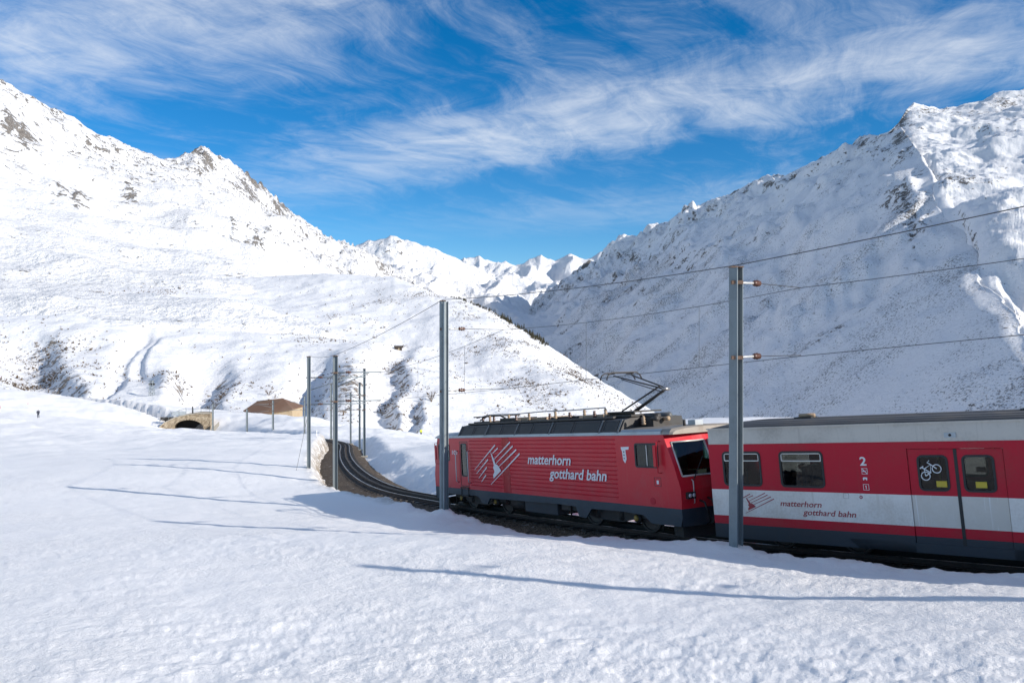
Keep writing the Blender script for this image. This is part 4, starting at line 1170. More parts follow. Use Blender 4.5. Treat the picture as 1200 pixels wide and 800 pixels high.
    for k, x in enumerate((-4.1, -3.2, -2.9, -2.2, -1.35, -.5, .45, 1.1, 1.9, 2.4, 3.2, 3.75, 5.15, 5.45)):
        h = 3.38 if x < 4.5 else 3.10
        z1 = h + (.26 if k % 2 else .20); yy = -.82 if k % 3 else -.60
        pr = [(h, .05), (h + .04, .07), (h + .07, .035), (h + .11, .065), (h + .14, .035), (h + .18, .055), (z1, .025)]
        MB().tube([(x, yy, z) for z, _ in pr], [r for _, r in pr], 8).build('insulator', M['tan' if k % 2 else 'brown_ins'], o)
    bz = 3.66
    MB().tube([(-4.2, -.82, 3.56), (-3.2, -.82, bz), (-1.35, -.82, bz - .03), (.45, -.82, bz), (1.9, -.82, bz - .02), (3.75, -.82, bz)], .022, 6).build('busbar', M['steel'], o)
    MB().tube([(-4.5, -.5, 3.46), (-3.9, -.5, 3.62), (-3.0, -.5, 3.62), (-2.6, -.5, 3.50)], .03, 6).build('lowered_pantograph_arm', M['under'], o)
    for q in range(3):
        MB().tube([(-4.3 + q * .35, -.9, 3.60), (-4.3 + q * .35, .8, 3.60)], .025, 6).build('lowered_collector_bar', M['under'], o)
    MB().tube([(5.0, -.35, 3.33), (5.6, -.35, 3.33)], .085, 10).build('air_tank', M['louvre'], o)
    MB().tube([(5.0, .1, 3.33), (5.6, .1, 3.33)], .08, 10).build('air_tank', M['roof_frame'], o)
    MB().tube([(5.5, -.55, 3.26), (5.75, -.55, 3.26)], [.05, .085], 12).build('horn', M['louvre'], o)
    MB().tube([(5.5, -.12, 3.24), (5.75, -.12, 3.24)], [.04, .07], 12).build('horn', M['tan'], o)
    MB().box(6.72, 7.0, -.34, -.02, 3.02, 3.18).build('headlight', M['gutter'], o, .02)
    MB().tube([(6.80, -.55, 3.0), (6.80, -.55, 3.20)], .04, 8).build('aerial', M['under'], o)
    # raised single-arm pantograph
    pt = MB().box(3.35, 4.75, -.55, .55, 3.46, 3.51).build('pantograph', M['under'], o)
    kx, kz = 5.60, 4.10; hx, hz = 3.62, 4.72
    MB().tube([(4.18, 0, 3.50), (kx, 0, kz)], [.058, .04], 8).build('lower_arm', M['under'], pt)
    MB().tube([(3.62, -.05, 3.52), (kx - .18, -.05, kz + .10)], .026, 6).build('thrust_rod', M['under'], pt)
    MB().tube([(kx, -.12, kz), (kx, .12, kz)], .06, 8).build('knee_joint', M['steel'], pt)
    for sg in (-1, 1):
        MB().tube([(kx, sg * .08, kz), (hx + .1, sg * .38, hz - .10)], .022, 6).build('upper_arm', M['under'], pt)
    MB().tube([(kx - .1, 0, kz - .10), (hx + .25, -.2, hz - .22)], .015, 6).build('guide_rod', M['under'], pt)
    hd = MB()
    for q in (-.16, .16):
        hd.tube([(hx + q, -.72, hz - .22), (hx + q, -.64, hz - .08), (hx + q, -.5, hz), (hx + q, .5, hz), (hx + q, .64, hz - .08), (hx + q, .72, hz - .22)], .022, 6)
    hd.tube([(hx - .16, -.38, hz - .03), (hx + .16, -.38, hz - .03)], .025); hd.tube([(hx - .16, .38, hz - .03), (hx + .16, .38, hz - .03)], .025)
    hd.build('collector_head', M['louvre'], pt)
    # bogies
    for bx in (-3.9, 3.9):
        bg = MB()
        for sg in (-1, 1):
            y = sg * .98
            bg.prism_y([(bx - 1.9, .62), (bx - 1.9, .48), (bx - 1.2, .44), (bx - .6, .30), (bx + .6, .30), (bx + 1.2, .44), (bx + 1.9, .48), (bx + 1.9, .62)], y - .06, y + .06)
            for xx in (-.55, .55): bg.tube([(bx + xx, y, .35), (bx + xx, y, .80)], .12, 10)
            bg.tube([(bx - .9, y + sg * .06, .60), (bx - .25, y + sg * .06, .76)], .045, 8)
        bg.box(bx - .5, bx + .5, -.9, .9, .40, .70)
        b = bg.build('bogie', M['under'], o)
        for xx in (-1.3, 1.3):
            wheelset(b, bx + xx, .47, M['wheel'])
            for sg in (-1, 1):
                MB().tube([(bx + xx, sg * 1.0, .47), (bx + xx, sg * 1.12, .47)], [.15, .13], 12).build('axlebox', M['under'], b)
                MB().tube([(bx + xx, sg * 1.12, .47), (bx + xx, sg * 1.16, .47)], .085, 10).build('axle_cover', M['brass'], b)
            MB().tube([(bx + xx, -.98, .47), (bx + xx, .98, .47)], .07, 8).build('axle', M['under'], b)
        for xx in (-2.15, 2.15):
            MB().tube([(bx + xx, -.9, .16), (bx + xx, -.9, .62)], .03, 6).build('sand_pipe', M['under'], b)
    MB().tube([(-1.6, -.85, .50), (-.75, -.85, .50)], .25, 14).build('air_reservoir', M['under'], o)
    MB().box(-.6, 1.35, -1.15, .9, .26, .70).build('transformer_tank', M['skirt'], o, .03)
    MB().box(1.5, 2.0, -1.1, -.5, .45, .68).build('battery_case', M['under'], o, .02)
    return o


LOCO = build_loco()


# ------------------------------------------------------------------ coach
def build_coach():
    o = vehicle('passenger_coach', 'red and white passenger coach with bicycle doors behind the locomotive', 'railway coach', (5.9, 21.03, -5.2), (.6975, -.7167), .105)
    H = 1.33; X0, X1 = .27, 18.2
    doorx = (5.03, 6.82)
    wins = [(.64, 1.68), (2.15, 3.22), (7.75, 8.80), (9.3, 10.35), (10.85, 11.9), (12.4, 13.45), (13.95, 15.0), (16.0, 17.05)]
    bandf = lambda z: 3 if z < .64 else (2 if z < .84 else (1 if z < 1.48 else 0))
    bm = [M['coach_red'], M['white'], M['coach_red'], M['skirt']]
    for sgn in (-1, 1):
        y0, y1 = (-H, -H + .06) if sgn < 0 else (H - .06, H)
        holes = [(a + .04, b - .04, 1.61, 2.37) for a, b in wins] + [(doorx[0], doorx[1], .30, 2.44)]
        MB().wall([X0, X1], [.50, .64, .84, 1.48, 2.585], holes, y0, y1, bandf).build('side_wall', bm, o)
        for (a, b) in wins:
            window_unit(o, 'window', a, b, 1.57, 2.41, sgn * H, sgn, M['rubber'], M['glass_coach'], .11, .05, hopper=2.17)
        # skirts between the bogies
        MB().prism_y([(3.62, .498), (3.85, .30), (14.6, .30), (14.85, .498)], y0, y1).build('skirt', M['skirt'], o)
        # sliding door leaves
        ys = -H + .018 if sgn < 0 else H - .018
        for (a, b, wa, wb) in ((doorx[0] + .012, 5.925, 5.21, 5.81), (5.99, doorx[1] - .012, 6.06, 6.65)):
            ya, yb = (ys, ys + .035) if sgn < 0 else (ys - .035, ys)
            lf = MB().wall([a, b], [.33, .64, .84, 1.48, 2.43], [(wa + .035, wb - .035, 1.61, 2.27)], ya, yb, bandf).build('door_leaf', [M['coach_red'], M['white_dirty'], M['coach_red'], M['skirt']], o)
            window_unit(lf, 'door_window', wa, wb, 1.57, 2.31, ys, sgn, M['rubber'], M['glass_coach'], .11, .045, th=.04)
            sx = (wa + wb) / 2 + .14 if wa < 5.5 else (wa + wb) / 2 + .02
            MB().box(sx - .10, sx + .10, ys - .006 if sgn < 0 else ys + .002, ys - .001 if sgn < 0 else ys + .006, 1.66, 1.78).build('yellow_sticker', M['yellow'], lf)
        MB().box(5.925, 5.99, (ys - .006) if sgn < 0 else ys - .03, (ys + .03) if sgn < 0 else ys + .006, .33, 2.43).build('door_seal', M['rubber'], o)
        # silver cantrail panel and gutter
        s = sgn
        MB().add([(X0 + .02, s * H, 2.588), (X1 - .02, s * H, 2.588), (X1 - .02, s * (H - .012), 2.955), (X0 + .02, s * (H - .012), 2.955), (X0 + .02, s * (H - .06), 2.588), (X1 - .02, s * (H - .06), 2.588)], [(0, 1, 2, 3), (0, 4, 5, 1)]).build('cantrail_panel', M['silver'], o)
        MB().box(X0, X1, s * (H + .004) - .018, s * (H + .004) + .018, 2.952, 2.985).build('gutter', M['silver'], o)
        rv = MB()
        for k in range(150):
            x = X0 + .1 + k * .118; rv.box(x - .012, x + .012, s * H - .006, s * H + .006, 2.600, 2.622)
        r_ = rv.build('rivets', M['silver'], o); r_['kind'] = 'stuff'
    # roof: low curve with seams, rounded down at the end
    prof = [(-1.31, 2.97), (-1.22, 3.02), (-1.0, 3.055), (-.6, 3.085), (0, 3.10), (.6, 3.085), (1.0, 3.055), (1.22, 3.02), (1.31, 2.97)]
    rings = []
    for x, dz, sc in ((X0 + .02, -.20, .97), (X0 + .10, -.10, .985), (X0 + .28, -.03, 1.0), (X0 + .7, 0, 1), (X1 - .7, 0, 1), (X1 - .1, -.1, .985)):
        rings.append([(x, y * sc, z + dz * (1 - (abs(y) / 1.31) ** 4)) for y, z in prof])
    MB().loft(rings, smooth=True).build('roof', M['roof_dark'], o)
    for yy, zz in ((-1.08, 3.043), (-.8, 3.071), (-.3, 3.095)):
        MB().tube([(X0 + .7, yy, zz), (X1 - .7, yy, zz)], .010, 5).build('roof_seam', M['roof_dark'], o)
    for x in (2.2, 7.05, 11.0):
        v = MB().box(x - .12, x + .32, -.25, .1, 3.08, 3.13).build('roof_vent', M['under'], o)
        MB().tube([(x - .05, -.08, 3.16), (x + .34, -.08, 3.16)], .05, 8).build('vent_cowl', M['tan'], v)
    MB().box(X0, X0 + .06, -H + .06, H - .06, .55, 2.95).build('end_wall', M['coach_red'], o)
    MB().box(X1 - .06, X1, -H + .06, H - .06, .55, 2.95).build('end_wall', M['coach_red'], o)
    gw = MB().ring_y(rrect(-.62, .62, .75, 2.75, .2), rrect(-.5, .5, .87, 2.63, .15), 0, .4)
    g = gw.build('gangway_bellows', M['rubber'], o); g.rotation_euler = (0, 0, R(90)); g.location = (X0, 0, 0)
    MB().box(X0 + .06, X1 - .06, -H + .06, H - .06, .60, .66).build('floor', M['under'], o)
    MB().box(X0 + .06, X1 - .06, -H + .06, H - .06, 2.60, 2.64).build('ceiling', M['interior'], o)
    MB().box(4.55, 4.60, -H + .06, .1, .66, 2.6).build('partition', M['interior'], o)
    MB().box(7.25, 7.30, -H + .06, .1, .66, 2.6).build('partition', M['interior'], o)
    for x in (5.4, 6.45):
        MB().tube([(x, -.6, .66), (x, -.6, 2.6)], .02, 8).build('grab_pole', M['yellow'], o)
    # seats
    for i, x in enumerate((.75, 1.85, 2.05, 3.25, 7.75, 8.95, 9.2, 10.4)):
        fac = 1 if i % 2 == 0 else -1
        for y in (-.85, .85):
            sb = MB().box(x - .05, x + .05, y - .42, y + .42, 1.02, 1.86); sb.box(min(x, x + fac * .45), max(x, x + fac * .45), y - .42, y + .42, .98, 1.10)
            sb.box(x - .02, x + .02, y - .3, y + .3, .66, 1.0)
            sb.build('seat', M['seat'], o, .03)
    # lettering and symbols
    yn = -H
    logo(o, M['letter_red'], .72, 1.93, .92, 1.42, yn - .001, .011)
    text_part('lettering', 'matterhorn', 2.08, 3.08, 1.135, .135, yn - .001, M['letter_red'], o, .24, .010)
    text_part('lettering', 'gotthard bahn', 2.62, 3.84, .955, .135, yn - .001, M['letter_red'], o, .24, .010)
    text_part('class_number', '2', 4.04, 4.18, 2.09, .19, yn - .001, M['lettering'], o, 0, .02)
    for zc, kind in ((1.965, 0), (1.80, 1), (1.62, 2)):
        s_ = MB()
        if kind != 1: s_.ring_y([(4.06, zc - .065), (4.06, zc + .065), (4.185, zc + .065), (4.185, zc - .065)], [(4.068, zc - .057), (4.068, zc + .057), (4.177, zc + .057), (4.177, zc - .057)], yn - .004, yn - .001)
        if kind == 0:
            s_.prism_y([(4.075, zc - .012), (4.14, zc - .012), (4.14, zc + .008), (4.075, zc + .008)], yn - .004, yn - .001)
            s_.prism_y([(4.07, zc + .045), (4.082, zc + .055), (4.175, zc - .045), (4.163, zc - .055)], yn - .0045, yn - .001)
            s_.tube([(4.145, yn - .003, zc), (4.165, yn - .003, zc + .02), (4.155, yn - .003, zc + .04)], .004, 4)
        elif kind == 1:
            s_.prism_y([(4.075, zc - .03), (4.095, zc - .03), (4.10, zc - .005), (4.135, zc - .005), (4.14, zc - .03), (4.16, zc - .03), (4.165, zc + .03), (4.085, zc + .035), (4.07, zc + .01)], yn - .004, yn - .001)
        else:
            s_.prism_y([(4.115, zc - .04), (4.13, zc - .04), (4.13, zc + .035), (4.115, zc + .035), (4.10, zc + .02), (4.115, zc + .02)], yn - .004, yn - .001)
        s_.build('pictogram', M['lettering'], o)
    dsc = MB().prism_y([(3.99 + .035 * math.cos(a * math.pi / 8), 1.40 + .035 * math.sin(a * math.pi / 8)) for a in range(16)], yn - .008, yn - .001).build('door_button', M['letter_red'], o)
    MB().prism_y([(3.99 + .015 * math.cos(a * math.pi / 4), 1.40 + .015 * math.sin(a * math.pi / 4)) for a in range(8)], yn - .011, yn - .007).build('button_centre', M['lettering'], dsc)
    MB().ring_y(rrect(3.60, 3.72, 1.36, 1.475, .005), rrect(3.604, 3.716, 1.364, 1.471, .004), yn - .002, yn + .002).build('hatch', M['rubber'], o)
    cm = MB().box(5.80, 6.02, yn - .012, yn + .004, 2.66, 2.76).build('door_camera', M['gutter'], o)
    MB().tube([(5.91, yn - .02, 2.71), (5.91, yn - .008, 2.71)], .028, 10).build('camera_lens', M['rubber'], cm)
    # bicycle symbol, tilted up
    bk = MB(); y = -H + .005
    def T(a, b): c, s = math.cos(R(34)), math.sin(R(34)); return (5.475 + a * c - b * s, y, 1.955 + a * s + b * c)
    for cx in (-.135, .135):
        bk.tube([T(cx + .085 * math.cos(k * math.pi / 8), .085 * math.sin(k * math.pi / 8)) for k in range(17)], .011, 5, caps=False)
    for p in ([(-.135, 0), (-.07, .13), (.09, .13), (-.01, .0), (-.135, 0)], [(-.01, 0), (-.085, .17)], [(-.13, .18), (-.05, .18)], [(.135, 0), (.085, .15), (.06, .20), (.12, .21)]):
        bk.tube([T(*q) for q in p], .012, 5)
    bk.build('bicycle_symbol', M['lettering'], o)
    # running gear
    for bx in (2.6, 15.9):
        bg = MB()
        for sg in (-1, 1):
            yy = sg * .95
            bg.prism_y([(bx - 1.35, .52), (bx - 1.3, .40), (bx - .5, .30), (bx + .5, .30), (bx + 1.3, .40), (bx + 1.35, .52)], yy - .05, yy + .05)
            bg.tube([(bx, yy, .3), (bx, yy, .62)], .13, 10)
            bg.tube([(bx - .3, yy, .32), (bx - .3, yy, .6)], .07, 8)
        bg.box(bx - .3, bx + .3, -.9, .9, .34, .6)
        b = bg.build('bogie', M['under'], o)
        for xx in (-.9, .9):
            wheelset(b, bx + xx, .375, M['wheel'])
            for sg in (-1, 1):
                MB().tube([(bx + xx, sg * .98, .375), (bx + xx, sg * 1.12, .375)], [.13, .11], 12).build('axlebox', M['brass' if xx < 0 else 'under'], b)
            MB().tube([(bx + xx, -.95, .375), (bx + xx, .95, .375)], .06, 8).build('axle', M['under'], b)
    MB().box(4.3, 14.2, -1.0, 1.0, .28, .58).build('underfloor_case', M['under'], o)
    cp = MB().tube([(.5, 0, .70), (-.05, 0, .70)], .06, 8); cp.build('coupler', M['steel'], o)
    return o


COACH = build_coach()
MW = COACH.matrix_world
for x, y, lab, coat, leg, rz in ((2.62, -.80, 'passenger in a dark coat sitting at the second coach window', M['navy'], M['navy'], R(-90)), (2.98, -.78, 'passenger in blue sitting opposite, beside the dark coated passenger', M['blue_cloth'], M['navy'], R(90)), (1.30, .80, 'passenger in orange sitting across the aisle at the first coach window', M['orange'], M['navy'], R(-90))):
    x = {2.62: 2.25, 2.98: 3.05, 1.30: 1.62}[x] if True else x
    p = person(lab, (0, 0, 0), 0, coat, leg, seated=True)
    p.matrix_world = MW @ Matrix.Translation((x, y, .62)) @ Matrix.Rotation(rz if x != 1.62 else R(90), 4, 'Z')


# ------------------------------------------------------------------ overhead line
def hbeam(mb, x, y, z0, z1, w, d, ang, tw=.022):
    c, s = math.cos(ang), math.sin(ang)
    sec = [(-w / 2, -d / 2), (w / 2, -d / 2), (w / 2, -d / 2 + tw), (tw / 2, -d / 2 + tw), (tw / 2, d / 2 - tw), (w / 2, d / 2 - tw), (w / 2, d / 2), (-w / 2, d / 2), (-w / 2, d / 2 - tw), (-tw / 2, d / 2 - tw), (-tw / 2, -d / 2 + tw), (-w / 2, -d / 2 + tw)]
    r = lambda z: [(x + a * c - b * s, y + a * s + b * c, z) for a, b in sec]
    return mb.loft([r(z0), r(z1)])


MASTS = []
G = 'galvanised masts of the overhead line'


def mast(x, y, ztop, label, mess=6.2, cont=4.65, w=.22, arms='short', second=False, base=False, arm_only=True, feeder=False):
    zb = gz(x, y); s = near_track(x, y); p, tt = track_at(s)
    o = thing('catenary_mast', label, 'mast', (x, y, zb), 0, G)
    to = Vector((p[0] - x, p[1] - y, 0)); dist = to.length; to.normalize()
    ang = math.atan2(to.y, to.x)
    h = ztop - zb
    hbeam(MB(), 0, 0, -.6, h, w, w * 1.05, ang + R(90)).build('post', M['galv'], o)
    if second:
        q = Vector((to.y, -to.x, 0)) * (w * 1.15)
        hbeam(MB(), q.x, q.y, -.6, h - .02, w * .8, w, ang + R(90)).build('post', M['galv'], o)
    cp = MB().box(-w * .62, w * .62, -w * .62, w * .62, h, h + .03); cp.build('cap', M['rusty'], o)
    if base:
        MB().box(-.32, .32, -.32, .32, -.6, .28).build('footing', M['concrete'], o, .03)
    if arms:
        for hh, kind in ((p[2] + mess - zb, 0), (p[2] + cont - zb, 1)):
            if hh > h: hh = h - .1
            l = .55 if arms == 'short' else dist - .15
            a = to * (w * .55); b = to * (w * .55 + l)
            MB().box(-w * .58, w * .58, -w * .58, w * .58, hh - .04, hh + .04).build('strap', M['rusty'], o)
            ar = MB().tube([(a.x, a.y, hh), (b.x, b.y, hh + .02)], .028 if arms == 'short' else .035, 6).build('bracket_arm', M['alu'] if arms == 'short' else M['galv'], o)
            c0 = b if arms == 'short' else to * .55; c1 = c0 + to * .30
            pr = [(0, .03), (.06, .075), (.10, .04), (.15, .085), (.19, .045), (.24, .07), (.30, .025)]
            MB().tube([(c0.x + to.x * u, c0.y + to.y * u, hh + .02) for u, _ in pr], [r for _, r in pr], 8).build('insulator', M['brown_ins'], ar)
            if arms == 'short':
                e = to * dist
                MB().tube([(c1.x, c1.y, hh + .02), (e.x, e.y, hh + (.0 if kind == 0 else .02))], .009, 4).build('pull_wire', M['wire'], ar)
            elif kind == 0:
                MB().tube([(a.x, a.y, hh - .75), (to.x * dist * .72, to.y * dist * .72, hh)], .028, 6).build('strut', M['galv'], o)
    MASTS.append(dict(x=x, y=y, top=ztop, s=s, p=p, mess=min(p[2] + mess, ztop - .1), cont=p[2] + cont, feeder=feeder))
    return o


def mpx(px, Y): return (px - 600) / F * Y


_o = mast(26.2, -6.2, 4.9, 'mast beside the tail of the coach, up the line from the others', feeder=True, mess=6.4)
_o = mast(15.1, 8.1, 3.62, 'mast beside the coach behind its bicycle doors', feeder=True, mess=6.4)
mast(mpx(862.5, 18.1), 18.1, 1.67, 'tall mast in front of the coupling between locomotive and coach', feeder=True, mess=6.35)
mast(mpx(519, 29.5), 29.5, (400 - 353) / F * 29.5, 'tall double mast in front of the leading cab of the locomotive', mess=6.95, second=True, feeder=True, w=.18)
mast(mpx(393, 42.9), 42.9, (400 - 417) / F * 42.9, 'mast at the near edge of the brown ballast on the bend', feeder=True, w=.24, arms='long')
mast(mpx(362, 49), 49, (400 - 418) / F * 49, 'mast on the snow beside the ballast bend with a slanting guy wire', w=.22, arms='long', mess=6.3, second=True, feeder=True)
mast(mpx(427, 86), 86, (400 - 432) / F * 86, 'tallest of the masts on the far bank, on a concrete footing beside the bend', base=True, arms='long', w=.26)
mast(mpx(421.5, 100), 100, (400 - 448) / F * 100, 'mast on the far bank next below the tallest one', base=True, arms='long', w=.24)
mast(mpx(411, 118), 118, (400 - 460) / F * 118, 'slim mast on the far bank where the track disappears', base=True, arms='long', w=.22)
mast(mpx(388, 136), 136, (400 - 450) / F * 136, 'mast behind the crest where the line turns toward the barn', base=True, arms='long', w=.26)
mast(mpx(357, 152), 152, (400 - 464) / F * 152, 'slim mast between the track bend and the brown barn', arms='long', w=.24)
mast(mpx(320, 172), 172, (400 - 468.5) / F * 172, 'mast standing in front of the middle of the brown barn', arms='long', w=.34)
mast(mpx(289.5, 181), 181, (400 - 479) / F * 181, 'short mast below the hipped end of the brown barn roof', arms=None, w=.34)
mast(mpx(249.5, 189), 189, (400 - 473) / F * 189, 'mast at the end of the stone arch bridge toward the barn', arms=None, w=.30)


def build_wires():
    ms = sorted([m for m in MASTS], key=lambda m: m['s'])
    def span(a, b, sag, n=10): return [a.lerp(b, t) - Vector((0, 0, 4 * sag * t * (1 - t))) for t in np.linspace(0, 1, n + 1)]
    def wire(name, label, pts, r, parent=None):
        o = MB().tube(pts, r, 5).build(name, M['wire'], parent)
        if label: tag(o, label, 'wire')
        return o
    con = []; mes = []; fee = []
    droppers = []
    for a, b in zip(ms[:-1], ms[1:]):
        ca, cb = Vector((a['p'][0], a['p'][1], a['cont'])), Vector((b['p'][0], b['p'][1], b['cont']))
        ma, mb_ = Vector((a['p'][0], a['p'][1], a['mess'])), Vector((b['p'][0], b['p'][1], b['mess']))
        L = (cb - ca).length
        cs = span(ca, cb, .0, 8); mm = span(ma, mb_, .012 * L, 8)
        con += cs[:-1]; mes += mm[:-1]
        if a['s'] < 60:
            for k in (2, 5): droppers.append((cs[k], mm[k]))
    con.append(cs[-1]); mes.append(mm[-1])
    fm = [m for m in ms if m['feeder']]
    for a, b in zip(fm[:-1], fm[1:]):
        fee += span(Vector((a['x'], a['y'], a['top'] + .06)), Vector((b['x'], b['y'], b['top'] + .06)), .12, 8)[:-1]
    fee.append(Vector((fm[-1]['x'], fm[-1]['y'], fm[-1]['top'] + .06)))
    wire('contact_wire', 'lower contact wire touched by the pantograph over the track', con, .009)
    o = wire('catenary_wire', 'middle carrying wire above the contact wire, with thin droppers', mes, .009)
    for a, b in droppers: MB().tube([a, b], .006, 4).build('dropper', M['wire'], o)
    wire('feeder_wire', 'topmost feeder wire running from mast top to mast top', fee, .011)
    a = Vector((mpx(362, 49), 49, -4.2)); b = at(347.5, 552, 47.5); b.z = gz(b.x, b.y)
    tag(MB().tube([a, b], .012, 4).build('guy_wire', M['wire']), 'slanting guy wire anchoring a mast beside the ballast bend', 'wire')


build_wires()


# ------------------------------------------------------------------ stone arch bridge, barn, hut, pylon, markers
def build_bridge():
    Y = 197.0; c = at(216, 503, Y); s = Y / F
    o = thing('stone_bridge', 'low stone arch bridge over the railway with a dark opening and railing', 'bridge', (c.x, c.y, c.z), R(14))
    # masonry face from image-scaled outline (x right, z up, metres)
    top = [(-6.2, .2), (-4.6, 1.7), (-2.2, 2.9), (.6, 3.55), (3.2, 3.85), (6.1, 3.75)]
    arch = [(-2.6, -3.0), (-2.55, .3)] + [(.95 + 3.5 * math.cos(R(a)), .2 + 2.15 * math.sin(R(a))) for a in range(170, 5, -15)] + [(4.55, .0), (4.6, -3.0)]
    poly = [(-7.2, -3.0), (-6.2, .2)] + top[1:] + [(6.15, -3.0)] + arch[::-1]
    bm = bmesh.new(); me = bpy.data.meshes.new('masonry_face')
    vs = [bm.verts.new((x, 0, z)) for x, z in poly]; f = bm.faces.new(vs)
    r = bmesh.ops.extrude_face_region(bm, geom=[f])
    for v in r['geom']:
        if isinstance(v, bmesh.types.BMVert): v.co.y += 6.0
    bmesh.ops.triangulate(bm, faces=[q for q in bm.faces if len(q.verts) > 4]); bmesh.ops.recalc_face_normals(bm, faces=bm.faces)
    bm.to_mesh(me); bm.free(); me.materials.append(M['stone'])
    b = bpy.data.objects.new('masonry_face', me); C.objects.link(b); b.parent = o
    # ring of voussoirs, each a stone
    n = 17
    for k in range(n):
        a0 = R(172 - k * 164 / n); a1 = R(172 - (k + .9) * 164 / n)
        q = lambda a, e: (.95 + (3.5 + e) * math.cos(a), .2 + (2.15 + e) * math.sin(a))
        MB().prism_y([q(a0, .0), q(a0, .5), q(a1, .5), q(a1, .0)], -.10, .2).build('arch_stone', M['stone'], o)
    cp = MB()
    cp.loft([[(x, -.15, z), (x, -.15, z + .22), (x, .45, z + .22), (x, .45, z)] for x, z in top]); cp.build('coping', M['concrete'], o)
    MB().box(-6.5, 6.1, 5.9, 6.3, -3, 2.6).build('dark_backing', M['under'], o)  # black sheet across the far end, stands in for shade inside the arch
    tz = lambda x: float(np.interp(x, [p[0] for p in top], [p[1] for p in top])) + .2
    for x in (-5.6, -3.6, -2.9, -1.2, .4, 2.1, 3.9, 5.9):
        MB().tube([(x, .15, tz(x)), (x, .15, tz(x) + (1.6 if x < 1 else 1.25))], .06, 6).build('railing_post', M['galv'], o)
    MB().tube([(-5.6, .15, tz(-5.6) + 1.3), (-2.9, .15, tz(-2.9) + 1.4), (.4, .15, tz(.4) + 1.5)], .04, 5).build('handrail', M['galv'], o)
    MB().tube([(.4, .15, tz(.4) + 1.2), (5.9, .15, tz(5.9) + 1.2)], .04, 5).build('handrail', M['galv'], o)
    MB().tube([(-2.9, .15, tz(-2.9) + .6), (.4, .15, tz(.4) + .7), (5.9, .15, tz(5.9) + .6)], .03, 5).build('handrail', M['galv'], o)
    MB().box(-2.7, .3, .12, .17, 3.5, 4.5).build('wire_mesh_screen', M['gutter'], o)
    MB().tube([(1.9, .3, tz(1.9)), (1.9, .3, tz(1.9) + 1.7)], .16, 6).build('signal_post', M['under'], o)
    MB().prism_y([(4.9, -1.2), (8.4, 2.0), (8.4, .9), (6.4, -1.4)], -2.2, -1.8).build('wing_wall', M['concrete'], o)
    return o


build_bridge()


def build_barn():
    Y = 236.0; c = at(312, 486, Y); s = Y / F
    o = thing('barn', 'brown roofed wooden barn half buried in snow behind the track', 'barn', (c.x, c.y, c.z), 0)
    q = lambda px, py, dy: Vector(((px - 312) * s, dy, (486 - py) * s))
    # roof corners in metres: ridge runs back to the right, hipped toward the left
    A = q(283, 481.5, 1.5); Rl = q(295, 471.7, 4.6); Rr = q(327.5, 468.0, 4.2); Br = q(342, 479.3, 0.6); Bm = q(308, 484.3, -1.2)
    back = 9.5
    Br2 = Br + Vector((1.0, back, .2)); A2 = A + Vector((1.5, back, .2))
    dn = Vector((0, 0, -.22))
    def slab(name, vs):
        n = len(vs); MB().add([tuple(v) for v in vs] + [tuple(v + dn) for v in vs], [tuple(range(n)), tuple(range(n, 2 * n))[::-1]] + [(k, n + k, n + (k + 1) % n, (k + 1) % n) for k in range(n)]).build(name, M['roof_brown'], o)
    slab('roof', [Bm, Br, Rr, Rl]); slab('roof', [A, Bm, Rl]); slab('roof', [Rl, Rr, Br2, A2]); slab('roof', [A, Rl, A2]); slab('roof', [Br, Br2, Rr])
    # board courses of the sunlit wall under the front eave
    for k in range(9):
        a = Bm.lerp(Br, .04 + k * .105) + Vector((0, .6, -.20)); b = Bm.lerp(Br, .04 + (k + .94) * .105) + Vector((0, .6, -.20))
        MB().add([a, b, b - Vector((0, 0, 4)), a - Vector((0, 0, 4)), a + Vector((0, .15, 0)), b + Vector((0, .15, 0)), b + Vector((0, .15, -4)), a + Vector((0, .15, -4))], [(0, 1, 2, 3), (0, 4, 5, 1), (4, 7, 6, 5), (0, 3, 7, 4), (1, 5, 6, 2)]).build('wall_board', M['wood_wall'], o)
    MB().add([Br + Vector((-.3, .8, -.2)), Br2 + Vector((-.3, -.5, -.2)), Br2 + Vector((-.3, -.5, -5)), Br + Vector((-.3, .8, -5))], [(0, 1, 2, 3)]).build('wall', M['wood_wall'], o)
    MB().add([A + Vector((.8, .4, -.2)), Bm + Vector((.2, .8, -.2)), Bm + Vector((.2, .8, -5)), A + Vector((.8, .4, -5))], [(0, 1, 2, 3)]).build('wall', M['wood_wall'], o)
    # ridge cap and eave boards
    MB().tube([Rl + Vector((0, 0, .05)), Rr + Vector((0, 0, .05))], .12, 6).build('ridge_cap', M['roof_brown'], o)
    return o


build_barn()


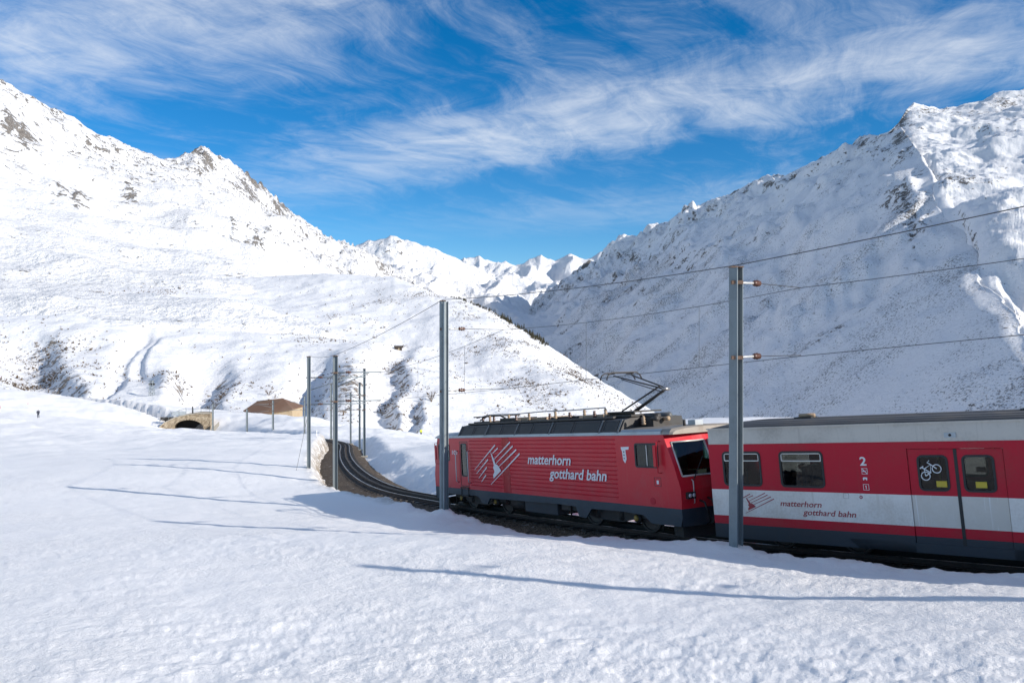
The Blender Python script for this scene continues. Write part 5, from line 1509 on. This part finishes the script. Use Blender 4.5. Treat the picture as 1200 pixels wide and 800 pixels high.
def build_hut():
    b = hill_pt(467, 409.5)
    o = thing('hut', 'tiny dark wooden hut high on the snowy spur', 'hut', b - Vector((0, 0, .2)), R(12))
    MB().wall([-2.2, 2.2], [-1, 1.7], [(-.4, .5, -.9, 1.3)], -1.6, -1.5).build('wall', M['dark_wood'], o)
    MB().box(-2.2, -2.1, -1.5, 1.6, -1, 1.7).build('wall', M['dark_wood'], o); MB().box(2.1, 2.2, -1.5, 1.6, -1, 1.7).build('wall', M['dark_wood'], o)
    MB().box(-.4, .5, -1.56, -1.5, -.9, 1.3).build('door', M['wood_wall'], o)
    MB().add([(-3.0, -2.1, 1.5), (3.0, -2.1, 1.5), (3.0, 0, 2.8), (-3.0, 0, 2.8), (3.0, 2.1, 1.5), (-3.0, 2.1, 1.5), (-3.0, -2.1, 1.3), (3.0, -2.1, 1.3), (3.0, 0, 2.6), (-3.0, 0, 2.6)], [(0, 1, 2, 3), (3, 2, 4, 5), (0, 6, 7, 1), (0, 3, 9, 6), (1, 7, 8, 2)]).build('roof', M['dark_wood'], o)


build_hut()


def build_pylon():
    Y = 285.0; b = at(178, 470, Y); h = 7.4
    o = thing('lattice_pylon', 'small steel lattice pylon standing on the snow beyond the bridge', 'pylon', b)
    w0, w1 = .85, .45
    cn = [(-1, -1), (1, -1), (1, 1), (-1, 1)]
    pt = lambda k, t: Vector((cn[k][0] * (w0 + (w1 - w0) * t), cn[k][1] * (w0 + (w1 - w0) * t), h * t))
    for k in range(4): MB().tube([pt(k, -.25), pt(k, 1)], .09, 4).build('leg', M['galv'], o)
    br = MB()
    for k in range(4):
        for i in range(5):
            br.tube([pt(k, i / 5), pt((k + 1) % 4, (i + 1) / 5)], .05, 4); br.tube([pt(k, (i + 1) / 5), pt((k + 1) % 4, (i + 1) / 5)], .05, 4)
    br.build('lattice_bracing', M['galv'], o)
    MB().box(-.9, .9, -.5, .5, h - 1.6, h - .9).build('transformer', M['under'], o)
    MB().tube([(-1.1, 0, h - .2), (1.1, 0, h - .2)], .08, 4).build('cross_arm', M['galv'], o)


build_pylon()

for k, (px, py, Y, h) in enumerate(((371, 514, 98, .7), (0.5, 476, 170, 1.6), (33, 470, 190, 1.4))):
    p = at(px, py, Y); p.z = gz(p.x, p.y)
    o = thing('snow_marker', ('short white marker post at the end of the dirty snowbank', 'orange topped marker pole at the edge of the snowfield', 'thin orange topped marker pole near the walker')[k], 'marker pole', p)
    MB().tube([(0, 0, -.3), (0, 0, h * .6)], .06 if k == 0 else .035, 6).build('pole', M['lettering'], o)
    MB().tube([(0, 0, h * .6), (0, 0, h)], .09 if k == 0 else .04, 6).build('top', M['lettering'] if k == 0 else M['orange'], o)
